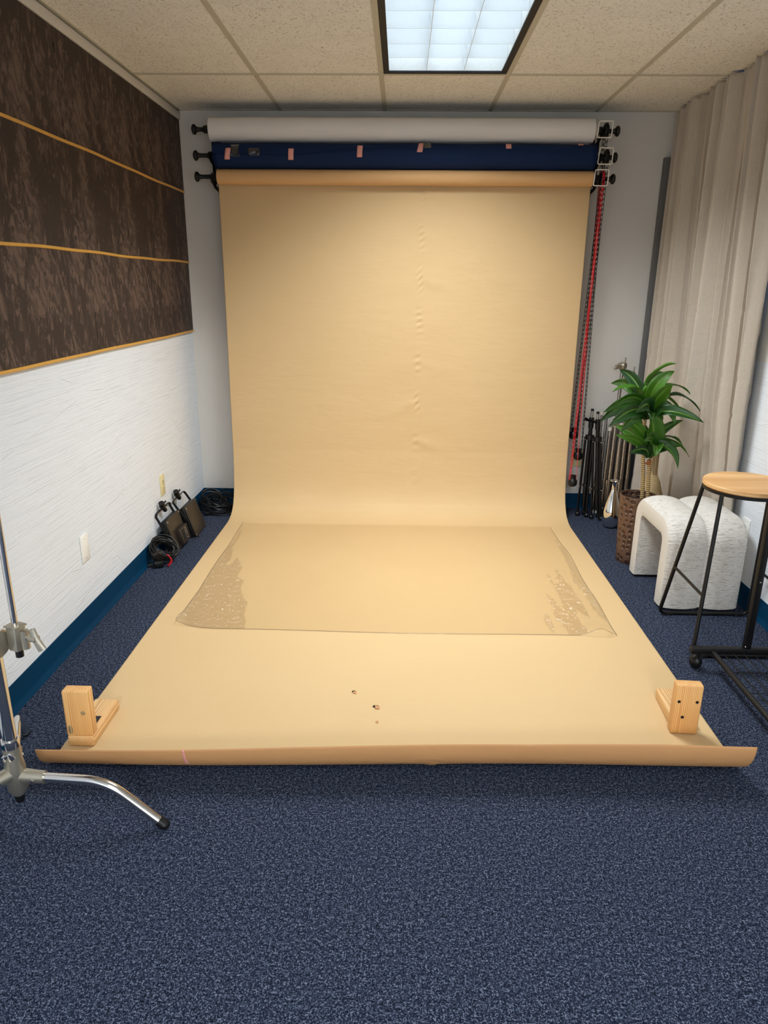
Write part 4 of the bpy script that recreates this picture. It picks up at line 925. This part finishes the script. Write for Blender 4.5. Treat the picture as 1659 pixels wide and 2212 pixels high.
LF(0.0, -0.04, 0.07, 0.03, 0.020, 0.120, 0.07, -0.065, 0.050, 0.2, FC)
LF(0.0, -0.05, 0.00, 0.09, 0.000, -0.020, 0.14, -0.030, 0.060, 0.0)
LF(0.0, -0.02, -0.075, -0.07, 0.105, -0.170, -0.11, 0.120, 0.046, 0.4, FC)
LF(0.0, -0.02, 0.02, 0.09, 0.09, 0.050, 0.17, 0.150, 0.060, 0.1, FC)
LF(0.0, -0.03, -0.05, 0.13, 0.05, -0.130, 0.21, 0.020, 0.058, 0.2, FC)
LF(0.0, -0.03, 0.06, -0.10, 0.08, 0.150, -0.17, 0.090, 0.048, 0.2, FC)
LF(0.0, -0.05, -0.06, 0.04, -0.020, -0.150, 0.07, -0.105, 0.050, 0.3, FC)
# lower crown on the second stem
C2 = (0.033, -0.25)
def LG(mx, my, mz, tx, ty, tz, wd, roll=0.0, facing=None): LF(C2[0], C2[1], C2[0]+mx, my, C2[1]+mz, C2[0]+tx, ty, C2[1]+tz, wd, roll, facing)
LG(0.00, 0.03, 0.14, -0.045, 0.07, 0.235, 0.085, 0.0, FC)
LG(-0.05, -0.02, 0.15, -0.150, -0.04, 0.185, 0.050, 0.3, FC)
LG(-0.06, 0.03, 0.14, -0.180, 0.06, 0.205, 0.046, 0.3, FC)
LG(-0.07, 0.05, 0.09, -0.215, 0.09, 0.135, 0.044, 0.3, FC)
LG(-0.05, 0.07, 0.06, -0.145, 0.13, 0.050, 0.048, 0.3, FC)
LG(0.045, -0.02, 0.12, 0.170, -0.03, 0.195, 0.040, 0.2, FC)
LG(0.07, 0.03, 0.10, 0.190, 0.06, 0.020, 0.036, 0.1)
LG(0.08, -0.03, 0.10, 0.225, -0.05, 0.055, 0.036, 0.1)
LG(0.05, 0.08, 0.075, 0.105, 0.15, -0.020, 0.056, 0.4, FC)
LG(0.00, 0.09, 0.085, -0.020, 0.16, 0.040, 0.056, 0.1)
LG(-0.015, 0.02, 0.06, -0.045, 0.05, 0.150, 0.060, 0.1, FC)
LG(0.02, 0.01, 0.06, 0.045, 0.03, 0.125, 0.055, 0.1, FC)
LG(-0.06, -0.05, 0.10, -0.165, -0.09, 0.150, 0.050, 0.3, FC)
LG(0.05, 0.03, 0.06, 0.150, 0.05, 0.075, 0.050, 0.4, FC)
LG(-0.03, 0.10, 0.12, -0.090, 0.17, 0.120, 0.054, 0.2, FC)
LG(0.03, -0.05, 0.15, 0.080, -0.09, 0.215, 0.050, 0.2, FC)
# ------------------------------------------------------------------ vases
b = B(); b.lathe([(0, 0.0), (0.030, 0.0), (0.044, 0.010), (0.054, 0.035), (0.0575, 0.070), (0.054, 0.110), (0.043, 0.155), (0.029, 0.200), (0.018, 0.235), (0.0145, 0.255), (0.017, 0.275), (0.030, 0.296), (0.031, 0.299), (0.027, 0.298), (0.013, 0.272), (0.011, 0.245), (0.0, 0.240)], (1.325, 4.225, 0), n=48)
tag(link('mirror_vase', b, 'mirror', sharp=60), 'mirror-finish silver bottle vase on the carpet left of the bronze pot', 'vase')
VX, VY = 1.418, 3.862
t = thing('seagrass_vase', 'tan woven bottle vase with a bark neck behind the bronze pot', 'vase', (VX, VY, 0))
b = B(); b.lathe([(0, 0.0), (0.060, 0.0), (0.075, 0.05), (0.083, 0.14), (0.081, 0.22), (0.068, 0.31), (0.046, 0.39), (0.028, 0.43), (0.024, 0.44)], (VX, VY, 0), n=40); link('body', b, 'rope', t)
b = B(); b.lathe([(0.026, 0.425), (0.0235, 0.46), (0.0225, 0.53), (0.0235, 0.556), (0.019, 0.556), (0.018, 0.50), (0, 0.48)], (VX, VY, 0), n=28); link('neck', b, 'bark', t)
# ------------------------------------------------------------------ cream arch bench
PX0, PX1, QY0, QY1, PH = 1.224, 1.578, 3.025, 3.505, 0.430
t = thing('bench_pouf', 'cream crinkle-fabric arched bench with two padded lobes behind the stool', 'pouf', ((PX0+PX1)/2, (QY0+QY1)/2, 0))
TH, RO, RI = 0.086, 0.115, 0.035
def arch_path(inset, r):
    y0, y1, zt = QY0+inset, QY1-inset, PH-inset; P = [(y0, 0.014)]
    m = 14
    for k in range(1, 13): P.append((y0, 0.014 + (zt-r-0.014)*k/12))
    for k in range(1, m+1): a = PI - k/m*PI/2; P.append((y0+r + r*math.cos(a), zt-r + r*math.sin(a)))
    for k in range(1, 9): P.append((y0+r + (y1-y0-2*r)*k/8, zt))
    for k in range(1, m+1): a = PI/2 - k/m*PI/2; P.append((y1-r + r*math.cos(a), zt-r + r*math.sin(a)))
    for k in range(1, 13): P.append((y1, zt-r - (zt-r-0.014)*k/12))
    return P
outer = arch_path(0.0, RO); inner = arch_path(TH, RI); NP = len(outer)
oc = [0.0]
for a, c in zip(outer, outer[1:]): oc.append(oc[-1] + math.dist(a, c))
xs = [PX0 + (PX1-PX0)*k/40 for k in range(41)]
def bulge(x):
    q = (x-PX0)/(PX1-PX0)*2; q = q - math.floor(q) if q < 2 else 1.0
    return 0.026*(max(0.0, math.sin(PI*q))**0.6) - 0.010
def pouf_out(i, j):
    y, z = outer[j]; a = outer[max(0, j-1)]; c = outer[min(NP-1, j+1)]; d = Vector((c[0]-a[0], c[1]-a[1])).normalized(); nn = Vector((-d.y, d.x)); k = bulge(xs[i])
    return (xs[i], y + nn.x*k, max(0.014, z + nn.y*k))
b = B(); V = b.grid(pouf_out, 41, NP, uvfn=lambda a, c: (xs[min(a, 40)], oc[min(c, NP-1)]))
link('padded_shell', b, 'boucle', t, sharp=180)
b = B(); b.grid(lambda i, j: (xs[0] if i == 0 else xs[-1], *inner[j]), 2, NP, uvfn=lambda a, c: (a*0.4, oc[min(c, NP-1)])); link('lining', b, 'boucle', t, sharp=60)
for x, sgn in ((PX0, -1), (PX1, 1)):
    b = B(); k0 = bulge(PX0)
    def side(i, j):
        y0, z0 = pouf_out(0 if sgn < 0 else 40, j)[1:]; y1, z1 = inner[j]; q = i/6
        return (x + sgn*0.004*math.sin(PI*q)**0.5, y0 + (y1-y0)*q, z0 + (z1-z0)*q)
    b.grid(side, 7, NP, uvfn=lambda a, c: (a/6*TH, oc[min(c, NP-1)])); link('side_panel', b, 'boucle_side', t, sharp=180)
b = B()
for y0, y1 in ((QY0+0.02, QY0+TH-0.004), (QY1-TH+0.004, QY1-0.02)): b.bb(PX0+0.01, PX1-0.01, y0, y1, 0.0, 0.016)
link('foot_plinth', b, 'black_plastic', t)
# ------------------------------------------------------------------ bar stool
SX, SY, SZ = 1.405, 2.775, 0.690
t = thing('bar_stool', 'round oak seat counter stool with black hairpin metal legs at the right edge', 'stool', (SX, SY, 0))
b = B(); b.lathe([(0, SZ-0.020), (0.166, SZ-0.020), (0.170, SZ-0.016), (0.170, SZ-0.003), (0.167, SZ), (0, SZ)], (SX, SY, 0), n=72); link('seat', b, 'oak', t)
b = B(); b.lathe([(0.150, SZ-0.034), (0.167, SZ-0.034), (0.167, SZ-0.020), (0.150, SZ-0.020)], (SX, SY, 0), n=64); b.bm.faces.ensure_lookup_table(); link('seat_ring', b, 'black_metal', t)
for yt, yb in ((SY+0.085, 2.980), (SY-0.085, 2.588)):
    P = fillet([(SX-0.138, yt, SZ-0.03), (1.203, yb, 0.0088), (1.607, yb, 0.0088), (SX+0.138, yt, SZ-0.03)], 0.035, 8)
    b = B(); b.tube(P, 0.0082, 14); link('leg_loop', b, 'black_metal', t)
for s in (-1, 1):
    q = 0.625; xa = SX + s*(0.138 + (0.202-0.138)*q); za = (SZ-0.03)*(1-q) + 0.009*q
    b = B(); b.tube([(xa, SY+0.085 + (2.980-SY-0.085)*q, za), (xa, SY-0.085 + (2.588-SY+0.085)*q, za)], 0.0062, 12); link('foot_rail', b, 'black_metal', t)
b = B()
for x in (1.25, 1.56):
    for y in (2.980, 2.588): b.box((x, y, 0.004), (0.03, 0.020, 0.008), None, 0.003)
link('glide', b, 'black_plastic', t)
# ------------------------------------------------------------------ garment rack (only its far end is in the picture)
t = thing('garment_rack', 'black metal rolling garment rack with a wire shelf at the right edge', 'rack', (1.36, 1.85, 0))
RYF, RYN, RZ = 2.490, 1.20, 0.086
for y in (RYF, RYN):
    b = B(); b.bb(1.148, 1.572, y-0.0125, y+0.0125, RZ-0.0125, RZ+0.0125, 0.002); er = link('end_rail', b, 'black_metal', t)
    b = B(); b.bb(1.349, 1.374, y-0.0125, y+0.0125, RZ+0.0125, 1.62, 0.003); ur = link('upright', b, 'black_metal', t)
    b = B(); b.lathe([(0, 0), (0.004, 0), (0.003, 0.0025), (0, 0.003)], (1.362, y-0.0125, 0.38), (0, -1, 0), 10); b.lathe([(0, 0), (0.004, 0), (0.003, 0.0025), (0, 0.003)], (1.352, y-0.0125, 0.108), (0, -1, 0), 10); link('screw', b, 'steel', ur)
    for x in (1.180, 1.540):
        b = B(); b.sphere((x, y+0.012, 0.030), 0.0295, 20, (0.8, 1, 1)); b.tube([(x, y, 0.05), (x, y, RZ-0.01)], 0.008, 10); link('caster', b, 'black_plastic', t)
for x in (1.232, 1.490):
    b = B(); b.tube([(x, RYN+0.0126, RZ-0.006), (x, RYF-0.0126, RZ-0.006)], 0.0105, 16); link('side_rail', b, 'black_metal', t)
b = B()
for k in range(6): b.tube([(1.268 + 0.0385*k, RYN+0.03, RZ-0.004), (1.268 + 0.0385*k, RYF-0.02, RZ-0.004)], 0.0020, 6)
for y in (2.462, 2.335, 2.195, 2.150, 2.00, 1.85, 1.70, 1.55, 1.40, 1.25): b.tube([(1.236, y, RZ-0.0068), (1.486, y, RZ-0.0068)], 0.0019 if y < 2.4 else 0.003, 6)
link('wire_shelf', b, 'black_metal', t)
b = B(); b.tube([(1.3615, RYN+0.0126, 1.60), (1.3615, RYF-0.0126, 1.60)], 0.011, 16); link('hanging_rail', b, 'black_metal', t)
